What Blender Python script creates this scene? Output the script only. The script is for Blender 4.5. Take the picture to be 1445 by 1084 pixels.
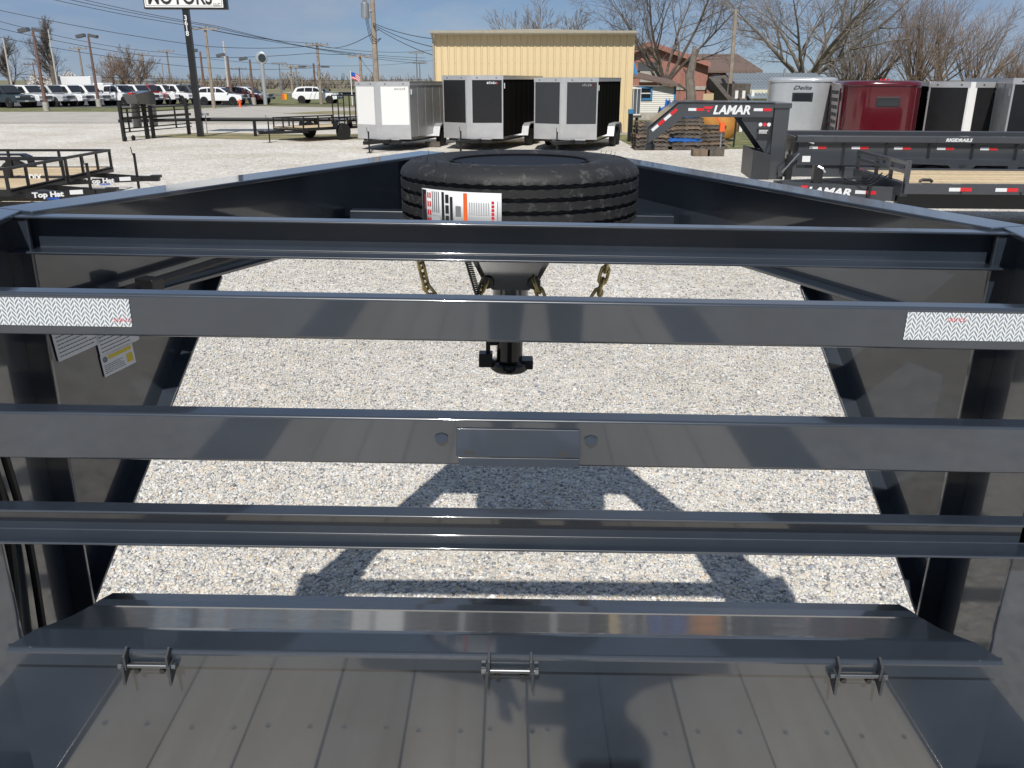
import bpy, math, random
import numpy as np
from mathutils import Vector, Matrix, Euler
R = math.radians
random.seed(7)
for o in list(bpy.data.objects): bpy.data.objects.remove(o)
S = bpy.context.scene
COL = S.collection

# ------------------------------------------------------------------ camera, sky, sun, exposure
F, PITCH, HC = 1200.0, R(19.71), 2.40          # focal length in photo pixels, tilt, eye height
cam = bpy.data.cameras.new('camera'); camo = bpy.data.objects.new('camera', cam); COL.objects.link(camo)
cam.sensor_width = 36; cam.lens = 36*F/1445; cam.clip_start = .02; cam.clip_end = 4000
camo.location = (0, 0, HC); camo.rotation_euler = (R(90)-PITCH, 0, 0)
S.camera = camo

SUN_EL, SUN_AZ = R(49), R(4.8)                 # high sun behind the camera, a little to its left
to_sun = Vector((-math.sin(SUN_AZ)*math.cos(SUN_EL), -math.cos(SUN_AZ)*math.cos(SUN_EL), math.sin(SUN_EL)))
W = bpy.data.worlds.new('World'); S.world = W; W.use_nodes = True
nt = W.node_tree; nt.nodes.clear()
def N(t, kind, **kw):
    n = t.nodes.new(kind)
    for k, v in kw.items():
        if k.startswith('i_'): n.inputs[k[2:].replace('_', ' ')].default_value = v
        else: setattr(n, k, v)
    return n
sky = N(nt, 'ShaderNodeTexSky', sky_type='NISHITA', sun_disc=False, sun_elevation=SUN_EL,
        sun_rotation=math.atan2(to_sun.x, to_sun.y), altitude=200, air_density=.62, dust_density=.15, ozone_density=4.5)
tc = N(nt, 'ShaderNodeTexCoord')
mp = N(nt, 'ShaderNodeMapping'); mp.inputs['Scale'].default_value = (1.6, 1.6, 6.0)
no = N(nt, 'ShaderNodeTexNoise', i_Scale=1.7, i_Detail=7.0, i_Roughness=.58)
rp = N(nt, 'ShaderNodeValToRGB'); rp.color_ramp.elements[0].position = .32; rp.color_ramp.elements[0].color = (.42, .42, .42, 1); rp.color_ramp.elements[1].position = .74
rp.color_ramp.elements[1].color = (.85, .85, .85, 1)
mx = N(nt, 'ShaderNodeMix', data_type='RGBA'); mx.inputs[7].default_value = (3.2, 4.35, 6.4, 1)
bg = N(nt, 'ShaderNodeBackground'); bg.inputs['Strength'].default_value = .072
ow = N(nt, 'ShaderNodeOutputWorld')
L = nt.links.new
L(tc.outputs['Generated'], mp.inputs['Vector']); L(mp.outputs['Vector'], no.inputs['Vector'])
L(no.outputs['Fac'], rp.inputs['Fac']); L(rp.outputs['Color'], mx.inputs[0]); L(sky.outputs['Color'], mx.inputs[6])
n2 = N(nt, 'ShaderNodeTexNoise', i_Scale=2.6, i_Detail=9.0, i_Roughness=.6, i_Distortion=.5); mp2 = N(nt, 'ShaderNodeMapping'); mp2.inputs['Scale'].default_value = (1, 1, 4.5); mp2.inputs['Location'].default_value = (.35, 0, .2)
L(tc.outputs['Generated'], mp2.inputs['Vector']); L(mp2.outputs['Vector'], n2.inputs['Vector'])
rp2 = N(nt, 'ShaderNodeValToRGB'); rp2.color_ramp.elements[0].position = .44; rp2.color_ramp.elements[1].position = .72; rp2.color_ramp.elements[1].color = (.7, .7, .7, 1)
mx2 = N(nt, 'ShaderNodeMix', data_type='RGBA'); mx2.inputs[7].default_value = (6.2, 6.6, 7.4, 1)
L(n2.outputs['Fac'], rp2.inputs['Fac']); L(rp2.outputs['Color'], mx2.inputs[0]); L(mx.outputs[2], mx2.inputs[6])
L(mx2.outputs[2], bg.inputs['Color']); L(bg.outputs['Background'], ow.inputs['Surface'])

sl = bpy.data.lights.new('sun', 'SUN'); sl.energy = 4.4; sl.angle = R(.53); sl.color = (1, .955, .89)
so = bpy.data.objects.new('sun', sl); COL.objects.link(so); so.location = (0, -5, 20)
so.rotation_euler = to_sun.to_track_quat('Z', 'Y').to_euler()
S.view_settings.view_transform = 'Standard'; S.view_settings.look = 'None'
S.view_settings.exposure = 0; S.view_settings.gamma = 1

# ------------------------------------------------------------------ measuring helpers (photo bearings -> metres)
CP, SP = math.cos(PITCH), math.sin(PITCH)
def ray(px, py):
    v = (542-py)/F; u = (px-722.5)/F
    return u, CP+v*SP, v*CP-SP
def P(px, py, Y):
    u, f, z = ray(px, py); k = Y/f
    return Vector((u*k, Y, HC+z*k))
def G(px, py, z=0):
    u, f, w = ray(px, py); k = (z-HC)/w
    return Vector((u*k, f*k, z))
def zc(py, d): return P(722, py, d).z

# ------------------------------------------------------------------ mesh helpers
class MB:
    def __init__(s): s.v = []; s.f = []; s.mi = []; s.cur = 0
    def add(s, vs, fs):
        b = len(s.v); s.v += [tuple(q) for q in vs]
        for f in fs: s.f.append([b+i for i in f]); s.mi.append(s.cur)
        return s
    def box(s, x0, x1, y0, y1, z0, z1):
        vs = [(x, y, z) for z in (z0, z1) for y in (y0, y1) for x in (x0, x1)]
        return s.add(vs, [(0,2,3,1), (4,5,7,6), (0,1,5,4), (2,6,7,3), (0,4,6,2), (1,3,7,5)])
    def obox(s, c, size, m=None):
        a, b, d = [q/2 for q in size]; m = m or Matrix(); c = Vector(c)
        vs = [c+m.to_3x3()@Vector((x, y, z)) for z in (-d, d) for y in (-b, b) for x in (-a, a)]
        return s.add(vs, [(0,2,3,1), (4,5,7,6), (0,1,5,4), (2,6,7,3), (0,4,6,2), (1,3,7,5)])
    def bar(s, a, b, w, h):
        """square bar from a to b, w wide, h high (h along world up where possible)"""
        a, b = Vector(a), Vector(b); d = (b-a).normalized()
        up = Vector((0,0,1)) if abs(d.z) < .95 else Vector((0,1,0))
        sd = d.cross(up).normalized(); up = sd.cross(d)
        vs = [q+sd*i*w/2+up*j*h/2 for q in (a, b) for j in (-1, 1) for i in (-1, 1)]
        return s.add(vs, [(0,1,3,2), (4,6,7,5), (0,4,5,1), (2,3,7,6), (0,2,6,4), (1,5,7,3)])
    def prism(s, pts, axis, a, b):
        """polygon pts (2D) extruded along axis 0/1/2 from a to b"""
        def mk(p, t):
            if axis == 0: return (t, p[0], p[1])
            if axis == 1: return (p[0], t, p[1])
            return (p[0], p[1], t)
        n = len(pts); vs = [mk(p, a) for p in pts]+[mk(p, b) for p in pts]
        fs = [tuple(range(n)), tuple(range(2*n-1, n-1, -1))]
        fs += [(i, i+n, (i+1) % n+n, (i+1) % n) for i in range(n)]
        return s.add(vs, fs)
    def slab(s, pts, off):
        """3D polygon thickened by the vector off"""
        pts = [Vector(p) for p in pts]; off = Vector(off); n = len(pts)
        fs = [tuple(range(n)), tuple(range(2*n-1, n-1, -1))]
        fs += [(i, i+n, (i+1) % n+n, (i+1) % n) for i in range(n)]
        return s.add(pts+[p+off for p in pts], fs)
    def tube(s, pts, r, n=8, closed=False, cap=True):
        pts = [Vector(p) for p in pts]; m = len(pts)
        rs = r if isinstance(r, (list, tuple)) else [r]*m
        vs = []; fs = []; prev = None
        for i, p in enumerate(pts):
            if closed: d = pts[(i+1) % m]-pts[i-1]
            else: d = pts[min(i+1, m-1)]-pts[max(i-1, 0)]
            if d.length < 1e-9: d = Vector((0,0,1))
            d.normalize()
            if prev is None:
                h = Vector((0,0,1)) if abs(d.z) < .9 else Vector((1,0,0))
                a = d.cross(h).normalized()
            else: a = (prev-d*prev.dot(d)).normalized()
            prev = a; c = d.cross(a)
            for k in range(n):
                t = 2*math.pi*k/n; vs.append(p+(a*math.cos(t)+c*math.sin(t))*rs[i])
        for i in range(m if closed else m-1):
            j = (i+1) % m
            for k in range(n):
                fs.append((i*n+k, i*n+(k+1) % n, j*n+(k+1) % n, j*n+k))
        if cap and not closed: fs += [tuple(range(n-1, -1, -1)), tuple(range((m-1)*n, m*n))]
        return s.add(vs, fs)
    def lathe(s, prof, n=32, c=(0,0,0), axis=2, closed=False):
        vs = []; fs = []; m = len(prof)
        for (r, h) in prof:
            for k in range(n):
                t = 2*math.pi*k/n; a, b = r*math.cos(t), r*math.sin(t)
                q = (a, b, h) if axis == 2 else ((h, a, b) if axis == 0 else (b, h, a))
                vs.append((q[0]+c[0], q[1]+c[1], q[2]+c[2]))
        for i in range(m if closed else m-1):
            j = (i+1) % m
            for k in range(n): fs.append((i*n+k, i*n+(k+1) % n, j*n+(k+1) % n, j*n+k))
        if not closed:
            if prof[0][0] > 1e-6: fs.append(tuple(range(n-1, -1, -1)))
            if prof[-1][0] > 1e-6: fs.append(tuple(range((m-1)*n, m*n)))
        return s.add(vs, fs)
    def build(s, name, mat, parent=None, smooth=False, bevel=0, seg=2, loc=None, rot=None, fix=True):
        me = bpy.data.meshes.new(name); me.from_pydata(s.v, [], s.f)
        for m in (mat if isinstance(mat, (list, tuple)) else [mat]): me.materials.append(m)
        if any(s.mi): me.polygons.foreach_set('material_index', s.mi)
        if fix:
            import bmesh
            bm = bmesh.new(); bm.from_mesh(me); bmesh.ops.recalc_face_normals(bm, faces=bm.faces[:]); bm.to_mesh(me); bm.free()
        if smooth: me.polygons.foreach_set('use_smooth', [True]*len(me.polygons))
        me.update()
        o = bpy.data.objects.new(name, me); COL.objects.link(o)
        if parent: o.parent = parent
        if loc is not None: o.location = loc
        if rot is not None: o.rotation_euler = rot
        if bevel:
            b = o.modifiers.new('bevel', 'BEVEL'); b.width = bevel; b.segments = seg; b.limit_method = 'ANGLE'; b.angle_limit = R(35)
            b.harden_normals = True
            me.polygons.foreach_set('use_smooth', [True]*len(me.polygons))
        elif smooth:
            try: me.set_sharp_from_angle(angle=R(38))
            except Exception: pass
        return o
def tag(o, label=None, cat=None, group=None, kind=None):
    if label: o['label'] = label
    if cat: o['category'] = cat
    if group: o['group'] = group
    if kind: o['kind'] = kind
    return o
def empty(name, loc=(0,0,0), rz=0, label=None, cat=None, group=None, rot=None):
    o = bpy.data.objects.new(name, None); COL.objects.link(o); o.location = loc
    o.rotation_euler = rot or (0, 0, rz); o.empty_display_size = .3
    return tag(o, label, cat, group)
def copy_tree(o, parent=None):
    c = o.copy(); COL.objects.link(c); c.parent = parent
    for ch in [q for q in bpy.data.objects if q.parent == o]: copy_tree(ch, c)
    return c
def share(o, name, parent, loc=(0,0,0), rot=(0,0,0), sc=(1,1,1)):
    c = bpy.data.objects.new(name, o.data); COL.objects.link(c); c.parent = parent
    c.location = loc; c.rotation_euler = rot; c.scale = sc
    for m in o.modifiers:
        if m.type == 'BEVEL':
            b = c.modifiers.new('bevel', 'BEVEL'); b.width = m.width; b.segments = m.segments; b.limit_method = 'ANGLE'; b.angle_limit = m.angle_limit; b.harden_normals = True
    return c
def text(name, s, size, mat, parent, loc, rot=(R(90),0,0), ext=.002, shear=0, bold=0, align='LEFT', sx=1, space=1):
    cu = bpy.data.curves.new('t', 'FONT'); cu.body = s; cu.size = size; cu.extrude = ext; cu.shear = shear
    cu.offset = bold; cu.align_x = align; cu.space_character = space; cu.resolution_u = 3
    t = bpy.data.objects.new('t', cu); COL.objects.link(t)
    bpy.context.view_layer.update()
    me = bpy.data.meshes.new_from_object(t.evaluated_get(bpy.context.evaluated_depsgraph_get()))
    bpy.data.objects.remove(t); me.name = name
    me.materials.clear(); me.materials.append(mat)
    o = bpy.data.objects.new(name, me); COL.objects.link(o); o.parent = parent
    o.location = loc; o.rotation_euler = rot; o.scale = (sx, 1, 1)
    return o

# ------------------------------------------------------------------ materials
M = {}
def mat(name, col, rough=.5, metal=0, spec=.5, coat=0, coat_r=.05, var=0, vscale=8, bump=0, bscale=60, bdist=.002, emis=None, detail=4.0, alpha=None, trans=0):
    m = bpy.data.materials.new(name); m.use_nodes = True; t = m.node_tree; b = t.nodes['Principled BSDF']
    b.inputs['Base Color'].default_value = (*col, 1); b.inputs['Roughness'].default_value = rough
    b.inputs['Metallic'].default_value = metal; b.inputs['Specular IOR Level'].default_value = spec
    b.inputs['Coat Weight'].default_value = coat; b.inputs['Coat Roughness'].default_value = coat_r
    b.inputs['Transmission Weight'].default_value = trans
    co = t.nodes.new('ShaderNodeTexCoord')
    if var:
        n = N(t, 'ShaderNodeTexNoise', i_Scale=vscale, i_Detail=detail, i_Roughness=.6)
        r = N(t, 'ShaderNodeValToRGB'); r.color_ramp.elements[0].position = .3; r.color_ramp.elements[1].position = .72
        r.color_ramp.elements[0].color = (*[c*(1-var) for c in col], 1); r.color_ramp.elements[1].color = (*[min(1, c*(1+var)) for c in col], 1)
        t.links.new(co.outputs['Object'], n.inputs['Vector']); t.links.new(n.outputs['Fac'], r.inputs['Fac']); t.links.new(r.outputs['Color'], b.inputs['Base Color'])
    if bump:
        n = N(t, 'ShaderNodeTexNoise', i_Scale=bscale, i_Detail=2.0)
        bp = N(t, 'ShaderNodeBump', i_Strength=bump, i_Distance=bdist)
        t.links.new(co.outputs['Object'], n.inputs['Vector']); t.links.new(n.outputs['Fac'], bp.inputs['Height']); t.links.new(bp.outputs['Normal'], b.inputs['Normal'])
    M[name] = m
    return m
mat('paint', (.0245, .0325, .0455), .30, spec=.5, coat=1.0, coat_r=.05, var=.16, vscale=6, bump=.05, bscale=75, bdist=.0015)
M['paint'].node_tree.nodes['Principled BSDF'].inputs['Coat IOR'].default_value = 1.62
mat('paint_cover', (.026, .034, .046), .30, spec=.5, coat=1.0, coat_r=.07, var=.1, vscale=4, bump=.16, bscale=38, bdist=.003)
M['paint_cover'].node_tree.nodes['Principled BSDF'].inputs['Coat IOR'].default_value = 1.55
mat('paint_dull', (.040, .0445, .051), .42, spec=.4, var=.15, vscale=4, bump=.1, bscale=40)
mat('dealer_grey', (.045, .050, .058), .3, spec=.5, coat=.5, var=.1, vscale=2)
mat('black', (.012, .012, .013), .35, spec=.5, var=.2, vscale=6)
mat('rim_black', (.006, .006, .007), .45, spec=.10)
mat('black_side', (.013, .0125, .011), .5, spec=0)
mat('charcoal', (.034, .036, .040), .4, var=.08)
mat('side_grey', (.36, .365, .365), .38, metal=.35, var=.12, vscale=2.5)
mat('fender_alu', (.50, .51, .52), .5, metal=.6, var=.15, vscale=12)
mat('black_gloss', (.010, .010, .011), .12, spec=.35)
mat('rubber', (.016, .016, .017), .68, spec=.35, var=.35, vscale=18, bump=.3, bscale=120)
mat('steel', (.42, .43, .45), .32, metal=1, var=.15, vscale=20)
mat('pin_steel', (.16, .17, .18), .35, metal=.9)
mat('aluminium', (.62, .63, .64), .28, metal=1, var=.12, vscale=5, bump=.08, bscale=9, bdist=.02)
mat('alu_bright', (.60, .60, .60), .32, metal=.6, var=.06, vscale=3, bump=.15, bscale=4, bdist=.03)
mat('chain', (.42, .34, .16), .38, metal=1, var=.4, vscale=60)
mat('white', (.78, .78, .76), .3, coat=.4)
mat('white_flat', (.74, .74, .72), .6, var=.05, vscale=3)
mat('print_white', (.72, .73, .74), .35, var=.04, vscale=30)
mat('ink', (.02, .02, .022), .5)
mat('ink_grey', (.20, .21, .22), .5)
mat('ink_pale', (.42, .44, .46), .5)
mat('red_ink', (.62, .02, .035), .45)
mat('orange_ink', (.85, .14, .03), .45)
mat('yellow_ink', (.72, .55, .03), .45)
mat('blue_ink', (.02, .10, .45), .45)
mat('tape_white', (.66, .68, .70), .25, coat=.5)
mat('tape_red', (.58, .012, .02), .25, coat=.5)
mat('glass', (.02, .024, .03), .06, spec=.6)
mat('glass_blue', (.05, .07, .09), .06, spec=.9, coat=.5)
mat('headlamp', (.55, .57, .6), .1, coat=1)
mat('concrete', (.40, .38, .34), .85, var=.2, vscale=6)
mat('bark', (.13, .108, .088), .9, var=.35, vscale=3, bump=.5, bscale=14, bdist=.03)
mat('bark_grey', (.19, .165, .14), .9, var=.35, vscale=3, bump=.5, bscale=14, bdist=.03)
mat('bark_red', (.21, .155, .118), .9, var=.25, vscale=3)
mat('twig_green', (.17, .165, .105), .9, var=.2, vscale=3)
mat('blossom', (.62, .60, .55), .8, var=.2, vscale=4)
mat('pole_wood', (.30, .25, .20), .85, var=.25, vscale=4)
mat('pole_pale', (.50, .48, .43), .7, var=.15, vscale=4)
mat('pole_brown', (.16, .095, .075), .6, var=.2, vscale=4)
mat('wire', (.03, .032, .036), .6)
mat('yellow_wall', (.71, .57, .34), .42, spec=.4, var=.035, vscale=1.2)
mat('trim_tan', (.36, .33, .26), .5, var=.1)
mat('brown_roof', (.15, .105, .085), .9, var=.2, vscale=5, bump=.4, bscale=30, bdist=.02)
mat('blue_paint', (.045, .20, .40), .45, var=.1, vscale=4)
mat('blue_tarp', (.02, .12, .42), .45, var=.2, vscale=6)
mat('siding', (.68, .67, .64), .55, var=.06, vscale=4)
mat('cream', (.62, .58, .42), .55, var=.06, vscale=4)
mat('tin_roof', (.40, .45, .48), .38, metal=.55, var=.22, vscale=3)
mat('pallet', (.10, .085, .072), .9, var=.45, vscale=5)
mat('pallet_pale', (.17, .125, .09), .9, var=.35, vscale=5)
mat('rust_tank', (.52, .235, .05), .75, var=.3, vscale=1.6)
mat('silver_paint', (.46, .485, .50), .28, metal=.35, coat=.5, var=.04)
mat('maroon', (.082, .005, .011), .17, coat=.7)
mat('maroon_dark', (.05, .004, .009), .25, coat=.5)
mat('car_white', (.82, .83, .83), .22, coat=.8)
mat('car_silver', (.55, .57, .58), .3, metal=.2, coat=.8)
mat('car_red', (.50, .012, .018), .2, coat=.8)
mat('car_dark', (.02, .03, .034), .2, coat=.8)
mat('car_grey', (.11, .115, .12), .25, metal=.3, coat=.8)
mat('car_maroon', (.07, .008, .012), .2, coat=.8)
mat('galv', (.45, .47, .48), .4, metal=.8, var=.15)
mat('barrel_yellow', (.75, .42, .02), .5)
mat('skin', (.42, .26, .19), .55); mat('hair', (.03, .02, .014), .6)
mat('shirt', (.045, .055, .075), .85, var=.1); mat('jeans', (.035, .05, .09), .85, var=.2, vscale=20); mat('boot', (.06, .04, .028), .6)

def nodes_of(name, col, rough=.8):
    m = mat(name, col, rough); t = m.node_tree
    return m, t, t.nodes['Principled BSDF'], t.nodes['Texture Coordinate']
# fresh pine planks
def wood(name, base, dark, sx=(9, .55, 9)):
    m, t, b, co = nodes_of(name, base, .62); l = t.links.new
    oi = N(t, 'ShaderNodeObjectInfo'); va = N(t, 'ShaderNodeVectorMath', operation='MULTIPLY_ADD')
    mu = N(t, 'ShaderNodeMath', operation='MULTIPLY'); mu.inputs[1].default_value = 40
    l(oi.outputs['Random'], mu.inputs[0]); va.inputs[1].default_value = sx
    l(co.outputs['Object'], va.inputs[0]); l(mu.outputs[0], va.inputs[2])
    n = N(t, 'ShaderNodeTexNoise', i_Scale=2.2, i_Detail=6.0, i_Roughness=.65, i_Distortion=.6); l(va.outputs[0], n.inputs['Vector'])
    r = N(t, 'ShaderNodeValToRGB'); r.color_ramp.elements[0].position = .36; r.color_ramp.elements[0].color = (*dark, 1)
    r.color_ramp.elements[1].position = .62; r.color_ramp.elements[1].color = (*base, 1)
    l(n.outputs['Fac'], r.inputs['Fac'])
    hs = N(t, 'ShaderNodeHueSaturation'); m1 = N(t, 'ShaderNodeMapRange'); m1.inputs['To Min'].default_value = .82; m1.inputs['To Max'].default_value = 1.14
    l(oi.outputs['Random'], m1.inputs['Value']); l(m1.outputs[0], hs.inputs['Value']); l(r.outputs['Color'], hs.inputs['Color']); l(hs.outputs['Color'], b.inputs['Base Color'])
wood('pine', (.66, .53, .34), (.52, .39, .22))
wood('pine_deck', (.78, .71, .59), (.66, .58, .45))
m, t, b, co = nodes_of('tyre_rubber', (.018, .018, .019), .62); l = t.links.new
n = N(t, 'ShaderNodeTexNoise', i_Scale=26.0, i_Detail=8.0, i_Roughness=.75); l(co.outputs['Object'], n.inputs['Vector'])
r = N(t, 'ShaderNodeValToRGB'); r.color_ramp.elements[0].position = .55; r.color_ramp.elements[0].color = (.015, .015, .016, 1); r.color_ramp.elements[1].position = .80; r.color_ramp.elements[1].color = (.15, .147, .138, 1)
l(n.outputs['Fac'], r.inputs['Fac']); l(r.outputs['Color'], b.inputs['Base Color'])
n = N(t, 'ShaderNodeTexNoise', i_Scale=140.0, i_Detail=3.0); l(co.outputs['Object'], n.inputs['Vector'])
bp = N(t, 'ShaderNodeBump', i_Strength=.35, i_Distance=.002); l(n.outputs['Fac'], bp.inputs['Height']); l(bp.outputs['Normal'], b.inputs['Normal'])
# gravel (shared look: sheet under the stones and beyond them)
def gravel_ramp(t):
    r = N(t, 'ShaderNodeValToRGB'); r.color_ramp.interpolation = 'LINEAR'; e = r.color_ramp.elements
    e[0].position = 0; e[0].color = (.17, .17, .175, 1); e[1].position = 1; e[1].color = (.80, .78, .72, 1)
    for p, c in ((.07, (.30, .305, .315, 1)), (.20, (.50, .495, .475, 1)), (.45, (.62, .60, .56, 1)), (.70, (.57, .53, .45, 1)), (.80, (.72, .70, .66, 1)), (.955, (.60, .49, .36, 1)), (.965, (.74, .72, .68, 1))):
        q = e.new(p); q.color = c
    return r
m, t, b, co = nodes_of('gravel', (.5, .48, .44), .92); l = t.links.new
v = N(t, 'ShaderNodeTexVoronoi', i_Scale=38.0); l(co.outputs['Object'], v.inputs['Vector'])
v2 = N(t, 'ShaderNodeTexVoronoi', i_Scale=17.0); l(co.outputs['Object'], v2.inputs['Vector'])
sx = N(t, 'ShaderNodeSeparateColor'); l(v.outputs['Color'], sx.inputs[0])
r = gravel_ramp(t); l(sx.outputs[0], r.inputs['Fac'])
n = N(t, 'ShaderNodeTexNoise', i_Scale=.28, i_Detail=6.0, i_Roughness=.62); l(co.outputs['Object'], n.inputs['Vector'])
r2 = N(t, 'ShaderNodeValToRGB'); r2.color_ramp.elements[0].position = .34; r2.color_ramp.elements[0].color = (.98, .945, .88, 1); r2.color_ramp.elements[1].position = .66; r2.color_ramp.elements[1].color = (1.26, 1.27, 1.28, 1)
l(n.outputs['Fac'], r2.inputs['Fac'])
mm = N(t, 'ShaderNodeMix', data_type='RGBA', blend_type='MULTIPLY'); mm.inputs[0].default_value = 1
l(r.outputs['Color'], mm.inputs[6]); l(r2.outputs['Color'], mm.inputs[7])
n2 = N(t, 'ShaderNodeTexNoise', i_Scale=4.5, i_Detail=5.0, i_Roughness=.7); l(co.outputs['Object'], n2.inputs['Vector'])
r3 = N(t, 'ShaderNodeValToRGB'); r3.color_ramp.elements[0].position = .35; r3.color_ramp.elements[0].color = (.76, .75, .73, 1); r3.color_ramp.elements[1].position = .62; r3.color_ramp.elements[1].color = (1.05, 1.05, 1.05, 1)
l(n2.outputs['Fac'], r3.inputs['Fac'])
m3 = N(t, 'ShaderNodeMix', data_type='RGBA', blend_type='MULTIPLY'); m3.inputs[0].default_value = 1
l(mm.outputs[2], m3.inputs[6]); l(r3.outputs['Color'], m3.inputs[7]); l(m3.outputs[2], b.inputs['Base Color'])
ad = N(t, 'ShaderNodeMath', operation='ADD'); l(v.outputs['Distance'], ad.inputs[0]); l(v2.outputs['Distance'], ad.inputs[1])
bp = N(t, 'ShaderNodeBump', i_Strength=.75, i_Distance=.012, invert=True); l(ad.outputs[0], bp.inputs['Height']); l(bp.outputs['Normal'], b.inputs['Normal'])
m, t, b, co = nodes_of('stone', (.5, .48, .44), .9); l = t.links.new
at = N(t, 'ShaderNodeAttribute', attribute_name='tone'); r = gravel_ramp(t); l(at.outputs['Fac'], r.inputs['Fac'])
n = N(t, 'ShaderNodeTexNoise', i_Scale=90.0, i_Detail=3.0); l(co.outputs['Object'], n.inputs['Vector'])
r2 = N(t, 'ShaderNodeValToRGB'); r2.color_ramp.elements[0].color = (.84, .855, .88, 1); r2.color_ramp.elements[1].color = (1.14, 1.16, 1.19, 1)
l(n.outputs['Fac'], r2.inputs['Fac']); mm = N(t, 'ShaderNodeMix', data_type='RGBA', blend_type='MULTIPLY'); mm.inputs[0].default_value = 1
l(r.outputs['Color'], mm.inputs[6]); l(r2.outputs['Color'], mm.inputs[7]); l(mm.outputs[2], b.inputs['Base Color'])
def two_tone(name, a, c, scale, rough=.95, lo=.4, hi=.6, detail=8.0, bump=.4, bd=.03):
    m, t, b, co = nodes_of(name, a, rough); l = t.links.new
    n = N(t, 'ShaderNodeTexNoise', i_Scale=scale, i_Detail=detail, i_Roughness=.68); l(co.outputs['Object'], n.inputs['Vector'])
    r = N(t, 'ShaderNodeValToRGB'); r.color_ramp.elements[0].position = lo; r.color_ramp.elements[0].color = (*a, 1)
    r.color_ramp.elements[1].position = hi; r.color_ramp.elements[1].color = (*c, 1)
    l(n.outputs['Fac'], r.inputs['Fac']); l(r.outputs['Color'], b.inputs['Base Color'])
    bp = N(t, 'ShaderNodeBump', i_Strength=bump, i_Distance=bd); l(n.outputs['Fac'], bp.inputs['Height']); l(bp.outputs['Normal'], b.inputs['Normal'])
    return m
two_tone('grass', (.075, .105, .028), (.27, .235, .12), 1.3, lo=.40, hi=.66)
two_tone('grass_dry', (.30, .25, .14), (.13, .15, .055), 1.0, lo=.42, hi=.66)
two_tone('field', (.12, .125, .06), (.25, .22, .13), .05)
two_tone('pavement', (.38, .355, .315), (.46, .435, .39), .5, bump=.1)
two_tone('asphalt', (.075, .075, .078), (.11, .11, .112), .6, bump=.1)
two_tone('dirt', (.25, .17, .105), (.40, .34, .26), 1.6)
m, t, b, co = nodes_of('brick', (.3, .1, .08), .9); l = t.links.new
br = N(t, 'ShaderNodeTexBrick', i_Scale=1.0); br.inputs['Color1'].default_value = (.33, .085, .055, 1); br.inputs['Color2'].default_value = (.40, .13, .09, 1); br.inputs['Mortar'].default_value = (.34, .27, .23, 1)
br.inputs['Brick Width'].default_value = .22; br.inputs['Row Height'].default_value = .075; br.inputs['Mortar Size'].default_value = .012
mp_ = N(t, 'ShaderNodeMapping'); mp_.inputs['Rotation'].default_value = (R(90), 0, 0); l(co.outputs['Object'], mp_.inputs['Vector']); l(mp_.outputs['Vector'], br.inputs['Vector']); l(br.outputs['Color'], b.inputs['Base Color'])
# reflective tape with a woven arrow print
m, t, b, co = nodes_of('arrow_tape', (.7, .72, .74), .22); l = t.links.new
b.inputs['Metallic'].default_value = .25; b.inputs['Coat Weight'].default_value = .8
sp = N(t, 'ShaderNodeSeparateXYZ'); l(co.outputs['Object'], sp.inputs[0])
def mth(op, a, c=None):
    q = N(t, 'ShaderNodeMath', operation=op)
    for i, w in enumerate((a, c)):
        if w is None: continue
        if isinstance(w, (int, float)): q.inputs[i].default_value = w
        else: l(w, q.inputs[i])
    return q.outputs[0]
X_, Z_ = sp.outputs[0], sp.outputs[2]
px_ = mth('MULTIPLY', X_, 1/.0165); fx = mth('FRACT', px_); tri = mth('ABSOLUTE', mth('SUBTRACT', fx, .5))
fz = mth('FRACT', mth('ADD', mth('MULTIPLY', Z_, 1/.0088), mth('ADD', mth('MULTIPLY', tri, 2.6), mth('MULTIPLY', mth('FLOOR', px_), .35))))
ln = mth('GREATER_THAN', fz, .60); ve = mth('GREATER_THAN', mth('ABSOLUTE', mth('SUBTRACT', tri, .25)), .215)
mk = mth('MAXIMUM', ln, ve)
cm = N(t, 'ShaderNodeMix', data_type='RGBA'); cm.inputs[6].default_value = (.22, .27, .32, 1); cm.inputs[7].default_value = (.80, .83, .84, 1)
l(mk, cm.inputs[0]); l(cm.outputs[2], b.inputs['Base Color'])
# ------------------------------------------------------------------ ground
def sheet(name, pts, z, mt, kind='structure', label=None):
    m = MB(); m.add([(x, y, z) for x, y in pts], [tuple(range(len(pts)))])
    o = m.build(name, mt); tag(o, kind=kind)
    if label: o['label'] = label
    return o
sheet('ground', [(-1500, -300), (1500, -300), (1500, 2500), (-1500, 2500)], -.012, M['field'])
sheet('gravel_yard', [(-90, -60), (70, -60), (70, 44), (22, 46), (4, 46), (-2, 52), (-90, 53)], 0, M['gravel'])

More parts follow.
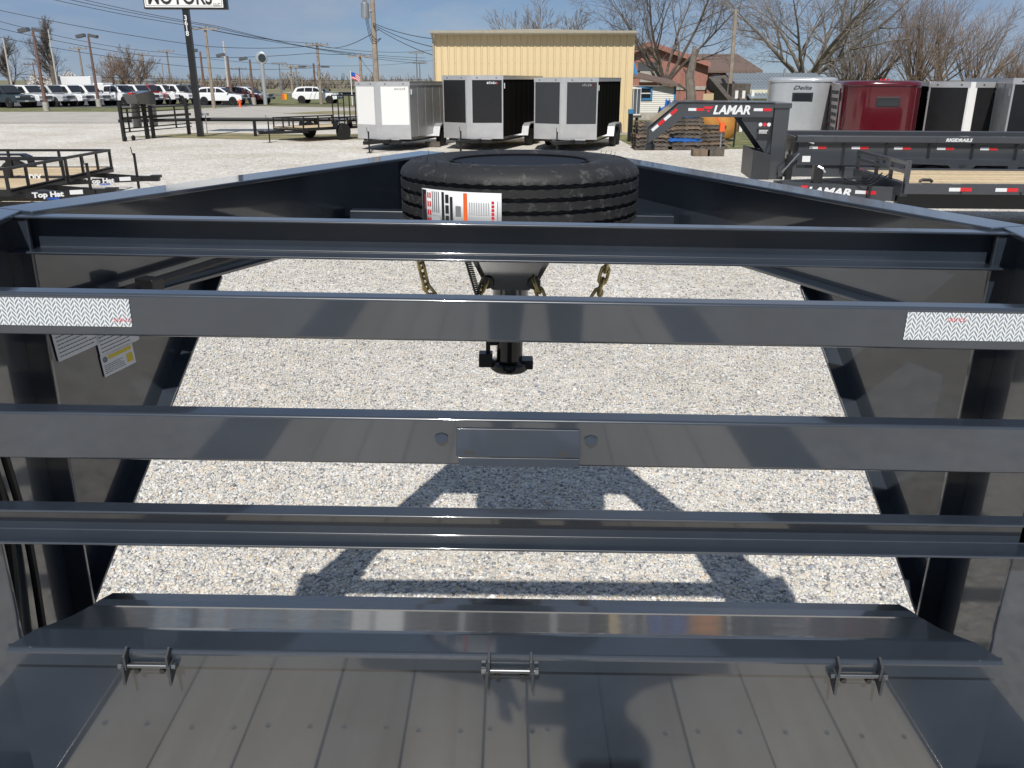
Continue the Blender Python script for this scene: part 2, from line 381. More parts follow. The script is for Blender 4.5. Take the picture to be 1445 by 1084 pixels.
def stones(n, x0, x1, y0, y1, s0, s1, seed, fine=True):
    rng = np.random.default_rng(seed)
    ph = (1+5**.5)/2
    ico = np.array([(-1,ph,0),(1,ph,0),(-1,-ph,0),(1,-ph,0),(0,-1,ph),(0,1,ph),(0,-1,-ph),(0,1,-ph),(ph,0,-1),(ph,0,1),(-ph,0,-1),(-ph,0,1)])/np.sqrt(1+ph*ph)
    fc = np.array([(0,11,5),(0,5,1),(0,1,7),(0,7,10),(0,10,11),(1,5,9),(5,11,4),(11,10,2),(10,7,6),(7,1,8),(3,9,4),(3,4,2),(3,2,6),(3,6,8),(3,8,9),(4,9,5),(2,4,11),(6,2,10),(8,6,7),(9,8,1)])
    if not fine:
        ico = np.array([(1,0,0),(-1,0,0),(0,1,0),(0,-1,0),(0,0,1),(0,0,-1)], float); fc = np.array([(0,2,4),(2,1,4),(1,3,4),(3,0,4),(2,0,5),(1,2,5),(3,1,5),(0,3,5)])
    nv = len(ico)
    sz = s0+(s1-s0)*rng.random(n)**2.6
    big = rng.random(n) < .012; sz[big] *= 1.7
    base = ico[None]*(1+.26*(rng.random((n, nv, 1))-.5)*2)
    sc = np.stack([.75+.55*rng.random(n), .75+.55*rng.random(n), .5+.35*rng.random(n)], 1)*sz[:, None]
    pts = base*sc[:, None, :]
    a = rng.random(n)*6.283; tl = (rng.random(n)-.5)*1.1
    ct, st = np.cos(tl)[:, None], np.sin(tl)[:, None]
    y, z = pts[..., 1]*ct-pts[..., 2]*st, pts[..., 1]*st+pts[..., 2]*ct
    ca, sa = np.cos(a)[:, None], np.sin(a)[:, None]
    x, y = pts[..., 0]*ca-y*sa, pts[..., 0]*sa+y*ca
    X = x+(x0+(x1-x0)*rng.random(n))[:, None]; Y = y+(y0+(y1-y0)*rng.random(n))[:, None]
    Z = z+(sz*(.12+.45*rng.random(n)))[:, None]
    vs = np.stack([X, Y, Z], -1).reshape(-1, 3); fs = (fc[None]+nv*np.arange(n)[:, None, None]).reshape(-1, 3)
    tone = np.repeat(rng.random(n), nv)
    return vs, fs, tone
def stone_field(name, lots, label):
    V, Fc, T = [], [], []; off = 0
    for a in lots:
        v, f, t = stones(*a); V.append(v); Fc.append(f+off); T.append(t); off += len(v)
    V, Fc, T = np.concatenate(V), np.concatenate(Fc), np.concatenate(T)
    me = bpy.data.meshes.new(name); me.vertices.add(len(V)); me.vertices.foreach_set('co', V.ravel().astype(np.float32))
    me.loops.add(Fc.size); me.loops.foreach_set('vertex_index', Fc.ravel().astype(np.int32))
    me.polygons.add(len(Fc)); me.polygons.foreach_set('loop_start', np.arange(0, Fc.size, 3, dtype=np.int32))
    me.update(calc_edges=True); me.materials.append(M['stone'])
    at = me.attributes.new('tone', 'FLOAT', 'POINT'); at.data.foreach_set('value', T.astype(np.float32))
    o = bpy.data.objects.new(name, me); COL.objects.link(o); tag(o, label, 'gravel', kind='stuff')
stone_field('gravel', [(50000, -2.35, 2.45, 3.05, 5.2, .0050, .0126, 1), (66000, -3.2, 3.3, 5.2, 8.4, .0062, .0140, 2, False), (26000, -4.3, 4.4, 8.4, 12.2, .009, .017, 3, False)],
            'pale crushed limestone gravel lying on the yard under the gooseneck')

# ------------------------------------------------------------------ the gooseneck flatbed the picture is taken from
DECK = HC-1.46
TR = empty('gooseneck_trailer', (0, 0, 0), rot=(0, R(.98), 0), label='glossy dark grey gooseneck flatbed trailer in the foreground with open crossbars', cat='trailer')
# the trailer stands a degree out of level; pivot it at eye height over its centre line so it leans, not slides
TR.location = (-math.sin(R(.98))*1.9, 0, 1.9-math.cos(R(.98))*1.9)
PA = M['paint']
def part(mb, name, mt=None, bevel=.004, seg=3, parent=None, **k):
    return mb.build(name, mt or PA, parent or TR, bevel=bevel, seg=seg, **k)

# deck planks (ten full boards and one ripped board), side decks, headers
xs = [-.985]; wd = [.187]*5+[.104]+[.187]*5
for w in wd: xs.append(xs[-1]+w)
pl0 = None
for i, w in enumerate(wd):
    m = MB(); m.box(-w/2+.0025, w/2-.0025, -4.2, 1.465, -.038, 0)
    o = m.build('deck_plank', M['pine_deck'], TR, bevel=.003, loc=((xs[i]+xs[i+1])/2, 0, DECK+.002*((i*7) % 3)))
    for yy in (1.30, .9, .5):
        if yy == 1.30 or i % 2 == 0:
            for dx in (-.05, .05):
                q = MB(); q.lathe([(0, .001), (.006, .001), (.0065, -.002)], 10)
                q.build('deck_screw', M['ink_grey'], o, loc=(dx+.008*((i*3) % 4-1.5), yy+.006*((i*5) % 3), .0012), smooth=True)
for s in (-1, 1):
    m = MB(); a, b = sorted((s*.992, s*1.27)); m.box(a, b, -4.2, 1.465, DECK-.12, DECK+.004); part(m, 'side_deck')
    m = MB(); a, b = sorted((s*.40, s*.50)); m.box(a, b, -4.2, 1.9, DECK-.36, DECK-.06); part(m, 'main_beam', bevel=0)
    m = MB(); a, b = sorted((s*.83, s*.93)); m.box(a, b, .9, 1.0, .02, DECK-.06); m.box(a-.06, b+.06, .85, 1.05, -.02, .02); part(m, 'landing_leg', bevel=0)
for yy in (-3.6, -2.4, -1.2, .0, 1.2):
    m = MB(); m.box(-1.25, 1.25, yy, yy+.06, DECK-.14, DECK-.05); part(m, 'crossmember', bevel=0)

# crossbars
yB = 1.48
def channel(name, yb, yf, zt, zb, hl, th=.009, yt=None):
    yt = yt or yf
    """C-section open towards the deck: web at yb, flanges reaching yf (nearer)"""
    m = MB()
    pts = [(yb+th, zt), (yt, zt), (yt, zt-th), (yb, zt-th), (yb, zb+th), (yf, zb+th), (yf, zb), (yb+th, zb)]
    m.prism(pts, 0, -hl, hl)
    return part(m, name, bevel=.0028, seg=3)
channel('upper_crossbar', 1.905, 1.845, zc(313, 1.905), zc(371, 1.845), 1.108, th=.006, yt=1.865)
m = MB(); m.box(-1.31, 1.31, yB, yB+.042, zc(484, yB), zc(424, yB)); barB = part(m, 'taped_crossbar', bevel=.006, seg=4)
m = MB(); m.box(-1.31, 1.31, yB, yB+.046, zc(658, yB), zc(592, yB)); barC = part(m, 'plate_crossbar', bevel=.006, seg=4)
channel('lower_crossbar', 1.50, 1.450, zc(719, 1.50), zc(779, 1.450), 1.31, th=.006, yt=1.467)
# reflective tape strips on the second bar
zt_, zb_ = zc(431, yB), zc(470, yB)
for (a, b, mk) in ((-1.22, -.686, (-.70, -.945)), (.708, 1.22, (.80,))):
    m = MB(); m.box(a, b, yB-.0016, yB-.0003, zb_, zt_); o = m.build('reflective_tape', M['arrow_tape'], TR)
    for k, q in enumerate(mk):
        text('tape_stamp', 'DOT-C2', .0085, M['red_ink'], o, (q-.018, yB-.0019, (zt_ if k or a > 0 else (zt_+zb_)/2)-.016), ext=.0001)
# licence plate bracket with its slots, and the two blanked lamp holes
pm = empty('licence_bracket', (0, 0, 0)); pm.parent = TR
z0, z1 = zc(648, yB), zc(605, yB)
m = MB(); m.slab([(-.102, yB-.022, z0+.014), (.130, yB-.022, z0+.014), (.130, yB-.001, z1), (-.102, yB-.001, z1)], (0, -.003, .001))
bpart = m.build('bracket_plate', PA, pm, bevel=.0015)
m = MB(); m.slab([(-.095, yB-.030, z0-.002), (.127, yB-.030, z0-.002), (.130, yB-.0235, z0+.013), (-.100, yB-.0235, z0+.013)], (0, .003, 0)); m.build('bracket_lip', PA, pm, bevel=.001)
for x in (-.078, .100):
    m = MB(); m.lathe([(0, 0), (.011, 0), (.011, .002)], 16, axis=1); o = m.build('bolt_slot', M['ink'], pm, loc=(x, yB-.0225, z0+.022), rot=(R(-18), 0, 0)); o.scale = (1, 1, .42)
pm.parent = TR
for x in (-.131, .152):
    m = MB(); pts = [(.0125*math.cos(t)*(1+.06*math.sin(3*t)), .009*math.sin(t)*(1+.08*math.cos(4*t))) for t in [k*math.pi/6 for k in range(12)]]
    m.prism(pts, 1, 0, -.0014); m.build('lamp_hole_patch', PA, TR, loc=(x, yB-.0040, zc(619, yB)), rot=(R(-20), 0, 0))

# formed cover plate over the front of the deck
yl = 1.45; zt = zc(926, yl)
ya, yb_, yc = 1.523, 1.672, 1.75
za = zt-.001; zb = za-math.tan(R(17.3))*(yb_-ya); z3 = zb-math.tan(R(12))*(yc-yb_)
def hw(y):  # half width of the cover along its depth: cut-back corners
    for (a, wa), (b, wb) in zip(COVER[:-1], COVER[1:]):
        if y <= b: return wa+(wb-wa)*(y-a)/(b-a)
    return COVER[-1][1]
COVER = [(1.45, 1.022), (1.47, 1.018), (1.50, 1.004), (1.54, .982), (1.60, .965), (1.70, .958), (1.75, .945)]
prof = [(yl, zt-.037), (yl, zt-.010), (yl+.0008, zt-.0062), (yl+.0029, zt-.0029), (yl+.0062, zt-.0008), (yl+.010, zt), (1.47, zt), (1.50, zt), (1.518, zt), (ya, za), (1.534, za-.0028), (1.54, za-.0048), (1.60, za-math.tan(R(17.3))*.077), (yb_-.006, zb+.0017), (yb_+.006, zb-.0027), (1.71, zb-math.tan(R(12))*.038), (yc, z3)]
m = MB(); vs = []
for y, z in prof: vs += [(-hw(y), y, z), (hw(y), y, z)]
n = len(prof); m.add(vs, [(2*i, 2*i+1, 2*i+3, 2*i+2) for i in range(n-1)])
o = m.build('cover_plate', M['paint_cover'], TR); sm = o.modifiers.new('t', 'SOLIDIFY'); sm.thickness = .005; sm.offset = -1
ws = M['steel']
# upright front panel below it
m = MB(); m.box(-1.03, 1.03, 1.468, 1.476, DECK-.10, zt-.006); part(m, 'front_panel', bevel=0)
# hinge brackets: two cheek plates, pin, nuts, strap
def hinge(px):
    x = P(px, 950, 1.45).x; e = empty('hinge_bracket', (x, 0, 0)); e.parent = TR
    zt2, zb2 = zc(930, 1.43), zc(972, 1.43)
    for s in (-.043, .043):
        m = MB(); m.prism([(1.452, zt2+.002), (1.432, zt2-.010), (1.432, zb2+.030), (1.446, zb2+.026), (1.4495, zb2+.030)], 0, s-.0028, s+.0028); m.build('cheek_plate', M['paint_dull'], e, bevel=.001)
        s2 = s*1.09; m = MB(); m.prism([(1.466, zb2+.048), (1.428, zb2+.040), (1.428, zb2-.004), (1.466, zb2+.018)], 0, s2-.0028, s2+.0028); m.build('cheek_plate', M['paint_dull'], e, bevel=.001)
        m = MB(); m.lathe([(.0, -.004), (.0075, -.004), (.0075, .004), (0, .004)], 6, axis=0); m.build('pin_nut', M['pin_steel'], e, loc=(s2*1.16, 1.440, zb2+.036))
    m = MB(); m.lathe([(.005, -.056), (.005, .056)], 14, axis=0); m.build('pin', M['pin_steel'], e, loc=(0, 1.440, zb2+.036), smooth=True)
    m = MB(); m.box(-.044, .044, 1.455, 1.466, zb2+.008, zb2+.026); m.build('strap', M['paint'], e, bevel=.001)
    for s in (-.026, .026):
        m = MB(); m.lathe([(0, -.012), (.006, -.012), (.006, 0)], 6, axis=1); m.build('bolt_head', M['ink'], e, loc=(s, 1.455, zb2+.019))
    # weld bead dots where the bracket meets the cover
    return e
for px in (221, 727, 1216): hinge(px)

# risers, neck beams, gussets
ZN = HC-.152*1.93          # top of the neck
ZNB = ZN-.256              # underside of the neck
xW = 1.125
ang = math.atan2(xW-.36, 3.70-1.93)
for s in (-1, 1):
    def bx(a, b, *r):
        m_ = MB(); x0, x1 = sorted((s*a, s*b)); m_.box(x0, x1, *r); return m_
    part(bx(1.02, 1.20, 1.500, 1.512, DECK-.1, ZN-.012), 'riser_back_flange')
    part(bx(1.118, 1.130, 1.512, 1.872, DECK-.1, ZN-.012), 'riser_web', bevel=.001)
    part(bx(1.066, 1.20, 1.872, 1.884, DECK-.1, ZN-.012), 'riser_front_flange', bevel=.003)
    # cap over riser
    m = MB(); pts = [(s*1.012, 1.47), (s*1.10, 1.93), (s*1.235, 1.97), (s*1.235, 1.47)]; m.prism(pts, 2, ZN-.012, ZN); part(m, 'riser_cap', bevel=.003)
    # neck beam as an I-section along its run
    d = Vector((-s*math.sin(ang), math.cos(ang), 0)); nrm = Vector((s*math.cos(ang), math.sin(ang), 0))
    a = Vector((s*xW, 1.90, 0)); ln_ = (3.72-1.90)/math.cos(ang)
    def run(off0, off1, z0_, z1_, l0=0, l1=ln_):
        q = MB(); c = [a+d*l0+nrm*off0, a+d*l1+nrm*off0, a+d*l1+nrm*off1, a+d*l0+nrm*off1]
        q.slab([(p.x, p.y, z0_) for p in c], (0, 0, z1_-z0_)); return q
    part(run(-.058, .058, ZN-.011, ZN+.001, l0=.02), 'neck_top_flange', bevel=.003)
    part(run(-.005, .005, ZNB+.011, ZN-.011), 'neck_web', bevel=.001)
    part(run(-.055, .055, ZNB, ZNB+.011, l0=.0), 'neck_bottom_flange', bevel=.003)
    # gusset web and its sloping flange
    g0 = a+d*.0; g1 = a+d*.60; zlow = zc(862, 1.90)
    m = MB(); pts = [(g0.x, g0.y, ZNB), (g1.x, g1.y, ZNB), (g0.x-s*.01, g0.y+.02, zlow), (g0.x, g0.y-.012, zlow-.08)]
    m.slab(pts, nrm*.008); part(m, 'gusset_plate', bevel=.001)
    f0 = g1+Vector((0, 0, ZNB)); f1 = Vector((g0.x, g0.y+.005, zlow)); 
    m = MB(); m.slab([f0-nrm*.05, f0+nrm*.05, f1+nrm*.05, f1-nrm*.05], (0, .006, -.009)); part(m, 'gusset_flange', bevel=.002)
    f2 = Vector((g0.x, g0.y-.01, zlow-.4))
# loose wiring on the left riser, loom along the neck
def cable(name, pts, r, mt='black', parent=TR):
    P_ = [Vector(p) for p in pts]; out = []
    for i in range(len(P_)-1):
        p0, p1, p2, p3 = P_[max(i-1, 0)], P_[i], P_[i+1], P_[min(i+2, len(P_)-1)]
        for k in range(8):
            t = k/8; out.append(.5*((2*p1)+(-p0+p2)*t+(2*p0-5*p1+4*p2-p3)*t*t+(-p0+3*p1-3*p2+p3)*t**3))
    out.append(P_[-1]); m_ = MB(); m_.tube(out, r, 8); return m_.build(name, M[mt], parent, smooth=True)
cable('wiring_loom', [(-1.10, 1.62, 2.02), (-1.095, 1.63, 1.7), (-1.10, 1.65, 1.45), (-1.092, 1.60, 1.2), (-1.1, 1.62, .98)], .011)
cable('wiring_loom', [(-1.105, 1.70, 2.03), (-1.10, 1.68, 1.72), (-1.104, 1.72, 1.4), (-1.10, 1.70, 1.1), (-1.11, 1.72, .98)], .009)
cable('wiring_loom', [(-1.05, 1.93, 1.88), (-.95, 2.15, 1.885), (-.80, 2.50, 1.90), (-.62, 2.95, 1.91), (-.43, 3.4, 1.90)], .012)
m = MB(); m.box(-.03, .03, -.02, .02, -.022, .022); m.build('wiring_clip', M['black'], TR, loc=(-.93, 2.14, 1.885), rot=(0, 0, R(-23)), bevel=.004)
# warning stickers on the left gusset
def on_gusset(lx, z, w, h, tilt, name, bg='print_white'):
    """flat sticker on the inner face of the left gusset: lx metres along the neck"""
    s = -1; d = Vector((math.sin(ang), math.cos(ang), 0)); nrm = Vector((math.cos(ang), -math.sin(ang), 0))  # inward
    e = Vector((-xW, 1.90, z))+d*lx+nrm*.004
    m_ = MB(); m_.box(-w/2, w/2, -.0006, 0, -h/2, h/2)
    o_ = m_.build(name, M[bg], TR, bevel=0); o_.location = e
    # sticker local x along the neck direction (as read from inside), local -y points inward
    o_.rotation_euler = (Matrix(((d.x, -nrm.x, 0), (d.y, -nrm.y, 0), (0, 0, 1)))@Matrix.Rotation(tilt, 3, 'Y')).to_euler()
    return o_
def lines(parent, x0, x1, z0_, z1_, n_, mt='ink_grey', h=.0022, y=-.0009, seed=0):
    rr = random.Random(seed); m_ = MB()
    for k in range(n_):
        z = z1_-(z1_-z0_)*(k+.5)/n_; e = x1-(x1-x0)*rr.random()*.3; x = x0
        while x < e-.003:
            w = min(rr.uniform(.003, .011), e-x); m_.box(x, x+w, y, y+.0003, z-h/2, z+h/2); x += w+.0016
    return m_.build('print', M[mt], parent, fix=False)
GS = [(.125, 1.785, .13, .085, 'warning_sticker'), (.245, 1.762, .13, .085, 'warning_sticker'), (.238, 1.692, .105, .058, 'tyre_sticker')]
for k, (lx, z, w, h, nm) in enumerate(GS):
    o = on_gusset(lx, z, w, h, R(-6), nm)
    if k < 2: lines(o, -w/2+.008, w/2-.008, -h/2+.006, h/2-.010, 7, 'ink', seed=k)
    else:
        m = MB(); m.box(-w/2+.024, w/2-.006, -.001, -.0006, h/2-.016, h/2-.006); m.build('heading', M['yellow_ink'], o)
        m = MB(); m.box(w/2-.026, w/2-.006, -.001, -.0006, -h/2+.010, h/2-.024); m.build('yellow_block', M['yellow_ink'], o)
        m = MB(); m.lathe([(0, -.001), (.008, -.001), (.008, -.0006)], 14, axis=1); m.build('tyre_symbol', M['ink_grey'], o, loc=(-w/2+.013, 0, h/2-.013))
        lines(o, -w/2+.006, w/2-.030, -h/2+.006, h/2-.026, 5, 'ink_grey', seed=9)

# spare carrier, front cross-pieces and coupler
yC = 3.60
m = MB(); m.box(-.37, .37, 3.50, 3.80, ZNB+.002, ZN-.02); part(m, 'neck_head', bevel=.01)
m = MB(); m.prism([(-.605, 3.12), (.605, 3.12), (.44, 3.50), (-.44, 3.50)], 2, ZNB+.012, ZNB+.024); part(m, 'neck_floor_plate', bevel=.001)
m = MB(); m.box(-.58, .58, 3.06, 3.115, ZNB+.026, ZNB+.10); m.box(-.72, .72, 2.70, 2.75, ZNB+.015, ZNB+.09); part(m, 'carrier_crossmember')
m = MB(); m.lathe([(.0, 0), (.19, 0), (.19, .02), (.0, .02)], 24, c=(.02, 2.86, ZNB+.10)); part(m, 'carrier_plate', bevel=0, smooth=True)
# triangular gusset plates flaring under the head
zk = zc(406, yC)
m = MB(); m.prism([(-.24, ZNB+.003), (.24, ZNB+.003), (.25, ZNB-.03), (.11, zk), (-.11, zk), (-.25, ZNB-.03)], 1, yC+.02, yC+.034)
m.prism([(-.22, ZNB+.003), (.22, ZNB+.003), (.08, zk+.01), (-.08, zk+.01)], 1, yC-.09, yC-.078); part(m, 'coupler_gusset', bevel=.002)
m = MB(); m.lathe([(.078, ZNB), (.078, zc(418, yC)), (.084, zc(419, yC)), (.084, zc(428, yC)), (.074, zc(429, yC)), (.074, zc(436, yC))], 28, c=(0, yC, 0)); m.build('outer_sleeve', PA, TR, smooth=True)
m = MB(); zb4 = zc(521, yC); m.lathe([(.058, zc(436, yC)), (.058, zb4+.05), (.062, zb4+.045), (.082, zb4+.04), (.086, zb4+.03), (.086, zb4+.008), (.078, zb4), (.05, zb4)], 28, c=(0, yC, 0)); m.build('coupler_post', M['black_gloss'], TR, smooth=True)
m = MB(); m.box(.05, .105, yC-.04, yC+.04, zb4+.012, zb4+.052); m.build('latch_ear', M['black'], TR, bevel=.004)
m = MB(); m.box(-.135, -.075, yC-.045, yC+.015, zb4+.02, zb4+.082); m.box(-.11, -.055, yC-.03, yC+.03, zb4+.16, zb4+.22); m.box(-.105, -.085, yC-.02, yC, zb4+.08, zb4+.17); m.bar((-.095, yC, zb4+.12), (-.05, yC, zb4+.12), .012, .02); m.build('latch_block', M['black'], TR, bevel=.004)
# safety chains
def chain(pts, n_, nm='safety_chain'):
    P_ = [Vector(p) for p in pts]; e = empty(nm, (0,0,0)); e.parent = TR
    seg = [(P_[i+1]-P_[i]).length for i in range(len(P_)-1)]; T = sum(seg); link0 = None
    for k in range(n_):
        u = (k+.5)/n_*T; i = 0
        while i < len(seg)-1 and u > seg[i]: u -= seg[i]; i += 1
        p = P_[i].lerp(P_[i+1], u/seg[i]); d = (P_[i+1]-P_[i]).normalized()
        if link0 is None:
            L_, w_, r_ = T/n_*.74, T/n_*.36, T/n_*.155; pts_ = []
            for t in range(20):
                an = 2*math.pi*t/20; c, s_ = math.cos(an), math.sin(an); pts_.append((w_*c*.9, 0, s_*w_*.9+(L_-w_*.9)*(1 if s_ > 0 else -1)*min(1, abs(s_)*4)))
            m_ = MB(); m_.tube(pts_, r_, 7, closed=True); o_ = m_.build('chain_link', M['chain'], e, smooth=True); link0 = o_
        else:
            o_ = bpy.data.objects.new('chain_link', link0.data); COL.objects.link(o_); o_.parent = e
        o_.location = p; o_.rotation_euler = (d.to_track_quat('Z', 'Y').to_matrix()@Matrix.Rotation(R(90)*(k % 2)+.3, 3, 'Z')).to_euler()
    return e
chain([P(592, 362, 3.45), P(604, 408, 3.44), P(618, 424, 3.44), P(640, 440, 3.45), P(664, 436, 3.46), P(678, 418, 3.48), P(686, 396, 3.5)], 11)
chain([P(860, 362, 3.45), P(848, 408, 3.44), P(836, 428, 3.44), P(810, 442, 3.45), P(782, 436, 3.46), P(766, 418, 3.48), P(756, 394, 3.5)], 11)
for x in (-.085, .085):
    m = MB(); m.lathe([(.0, -.02), (.026, -.02), (.03, 0), (.026, .02), (0, .02)], 10, axis=1); m.build('chain_bolt', M['black'], TR, loc=(x*1.15, yC-.09, zc(392, yC)), smooth=True)
# coiled breakaway cable
pts = []; a, b = P(661, 368, 3.46), P(677, 418, 3.46)
for k in range(170):
    t = k/169; q = a.lerp(b, t); an = t*2*math.pi*17; pts.append(q+Vector((math.cos(an)*.012, math.sin(an)*.012, 0)))
m = MB(); m.tube(pts, .0035, 5); m.build('breakaway_cable', M['black'], TR, smooth=True)

# ------------------------------------------------------------------ spare tyre lying on the neck
TY = empty('spare_tyre', (.025, 2.86, 0), label='new black truck tyre with paper label lying flat on the gooseneck', cat='tyre')
zt5 = zc(222, 2.86)+.004; ro, wdt = .388, .225; zb5 = zt5-wdt
prof = [(.222, zt5-.030), (.226, zt5-.020), (.236, zt5-.014), (.262, zt5-.008), (.292, zt5-.002), (.322, zt5-.004), (.334, zt5-.010), (.342, zt5-.011), (.346, zt5-.007), (.352, zt5-.010), (.368, zt5-.019), (.381, zt5-.030), (.387, zt5-.042)]
gz = [zt5-.057-.037*k for k in range(4)]
side = []
z = zt5-.050
for g in gz:
    side += [(ro, g+.0056), (ro-.016, g+.0044), (ro-.016, g-.0044), (ro, g-.0056)]
prof += side; prof += [(.387, zb5+.042), (.381, zb5+.030), (.368, zb5+.019), (.340, zb5+.010), (.292, zb5+.002), (.236, zb5+.014), (.222, zb5+.03)]
m = MB(); nseg = 240; m.lathe(prof, nseg, closed=True)
# jagged groove edges of the tread
vs = []
for i, (r_, z_) in enumerate(prof):
    for k in range(nseg):
        x, y, zz = m.v[i*nseg+k]
        if 13 <= i < 13+len(side):
            j = (i-13) % 4; ph = .0032*abs(((k/4.0) % 1)*2-1)
            if j in (0, 1): zz += ph*(1 if j else 1)
            else: zz -= ph
            if k % 12 == 0 and j in (0, 3): x *= .994; y *= .994
        vs.append((x, y, zz))
m.v = vs
tyre = m.build('tyre', M['tyre_rubber'], TY, smooth=True)
# fine shoulder ribs, moulded studs
m = MB()
for k in range(20):
    t = random.uniform(0, 6.28); r_ = random.uniform(.30, .36); m.tube([(r_*math.cos(t), r_*math.sin(t), zt5-.01), (r_*math.cos(t)*1.01, r_*math.sin(t)*1.01, zt5+.007)], .0008, 4)
o = m.build('moulding_whisker', M['rubber'], TY); o['kind'] = 'stuff'
m = MB(); m.lathe([(.224, zt5-.016), (.226, zt5-.010), (.2195, zt5-.012), (.2185, zt5-.05), (.218, zt5-.09), (.19, zt5-.12), (.185, zt5-.165), (.0, zt5-.170), (.0, zt5-.178), (.19, zt5-.18), (.206, zb5+.03), (.222, zb5+.012)], 64); m.build('wheel_rim', M['rim_black'], TY, smooth=True)
# moulded sidewall lettering and scuffs
for k, sname in enumerate(('TUBELESS', 'RADIAL', 'LOAD RANGE H', '17.5')):
    pass
# paper label, curved over the tread
def label_patch(u0, u1, z0_, z1_, mt, nm, parent, off):
    m_ = MB(); n_ = max(1, int((u1-u0)/.02)+1); vs_ = []
    for i in range(n_+1):
        u = u0+(u1-u0)*i/n_; th = -math.pi/2+u/ro
        for z_ in (z0_, z1_): vs_.append(((ro+off)*math.cos(th), (ro+off)*math.sin(th), z_))
    m_.add(vs_, [(2*i, 2*i+2, 2*i+3, 2*i+1) for i in range(n_)])
    o_ = m_.build(nm, M[mt], parent, smooth=True, fix=False); return o_
lu0, lu1 = -.335, -.055; lz1, lz0 = zt5-.072, zt5-.182
lb = label_patch(lu0, lu1, lz0, lz1, 'print_white', 'paper_label', TY, .0015)
so_ = lb.modifiers.new('t', 'SOLIDIFY'); so_.thickness = .0012
h = lz1-lz0; U = lambda f: lu0+(lu1-lu0)*f; Z = lambda f: lz0+h*f
def lp(a, b, c, d, mt, nm='print'): return label_patch(U(a), U(b), Z(c), Z(d), mt, nm, lb, .0028)
lp(.01, .08, .03, .97, 'ink'); lp(.055, .07, .45, .85, 'red_ink')
for k in range(4):
    for x in (.095, .13): label_patch(U(x), U(x+.022), Z(.08+.23*k), Z(.22+.23*k), 'red_ink', 'print', lb, .0028)
for k in range(4): lp(.17+.03*k, .185+.03*k, .40, .95, 'ink_grey')
lp(.16, .29, .05, .30, 'ink_pale')
lp(.31, .345, .04, .96, 'ink'); 
for k in range(3): lp(.36, .405, .12+.28*k, .34+.28*k, 'ink')
lp(.42, .455, .15, .85, 'ink'); lp(.49, .555, .35, .62, 'ink_grey')
lp(.585, .63, .03, .97, 'orange_ink')
for k in range(9): lp(.65+.026*k, .664+.026*k, .06, .36, 'ink_pale'); lp(.65+.026*k, .664+.026*k, .42, .74, 'ink_pale')
for k in range(7): lp(.895, .925, .12+.10*k, .19+.10*k, 'red_ink')
lp(.955, .963, .1, .8, 'ink_grey')
# ------------------------------------------------------------------ roads, lawns
sheet('road', [(-120, 53.2), (-2, 52.2), (-2, 60), (-14, 64), (-30, 70), (-120, 70)], .006, M['pavement'])
sheet('road_branch', [(-30, 69.9), (-14, 63.9), (-2, 59.9), (8, 62), (8, 70), (-10, 78), (-26, 86), (-40, 86)], .004, M['pavement'])
sheet('verge', [(-120, 70.1), (-30, 70.1), (-27, 78), (-24, 92), (-120, 92)], .010, M['grass'])
sheet('lawn_island', [(-17, 66), (-12, 64.5), (-3, 62.5), (3, 64), (1, 69), (-9, 73), (-15, 71.5)], .014, M['grass_dry'])
sheet('car_park', [(-160, 80), (-40, 80), (-25, 84), (-25, 150), (-160, 150)], .016, M['asphalt'])
sheet('far_verge', [(-40, 93), (30, 80), (40, 130), (-40, 140)], .018, M['grass'])
sheet('lawn', [(4.6, 31.8), (9.5, 32.4), (30, 31), (60, 33), (60, 75), (4.0, 75), (4.4, 46)], .010, M['grass'])
sheet('dirt_strip', [(-17, 39.2), (-10.5, 37.2), (-4.5, 37.6), (-4.0, 41.5), (-9, 41), (-15, 42.2)], .008, M['grass_dry'])
sheet('track_edge', [(-90, 52.6), (-13, 50.6), (-13, 50.9), (-90, 53.1)], .009, M['dirt'])

# ------------------------------------------------------------------ pieces shared by trailers
def wheel(parent, loc, r=.33, w=.20, axis=0, rim='black', name='wheel'):
    m = MB(); k = r
    m.lathe([(.55*k, -w*.42), (.80*k, -w*.5), (.95*k, -w*.46), (k, -w*.3), (k, w*.3), (.95*k, w*.46), (.80*k, w*.5), (.55*k, w*.42)], 28, axis=axis)
    e = m.build(name, M['rubber'], parent, smooth=True, loc=loc)
    m = MB(); m.lathe([(.0, -w*.34), (.18*k, -w*.34), (.2*k, -w*.25), (.5*k, -w*.25), (.58*k, -w*.44), (.60*k, -w*.40), (.60*k, w*.40), (.58*k, w*.44), (.5*k, w*.25), (.2*k, w*.25), (.18*k, w*.34), (0, w*.34)], 20, axis=axis)
    m.build('rim', M[rim], e, smooth=True)
    return e
def jack(parent, x, y, z0, z1, mt='black'):
    m = MB(); m.tube([(x, y, z0+.02), (x, y, z1)], .028, 10); m.box(x-.07, x+.07, y-.07, y+.07, z0, z0+.02)
    m.tube([(x, y, z1-.02), (x+.0, y-.09, z1-.02), (x, y-.12, z1+.14)], .01, 6)
    return m.build('jack', M[mt], parent)
def tape(parent, x, y, z, w=.30, h=.05, face='y-', flip=False):
    for k, c in enumerate(('tape_white', 'tape_red')):
        if flip: k = 1-k
        m = MB(); m.box(x+k*w/2, x+(k+1)*w/2, y-.003, y, z-h/2, z+h/2); m.build('reflector_tape', M[c], parent)

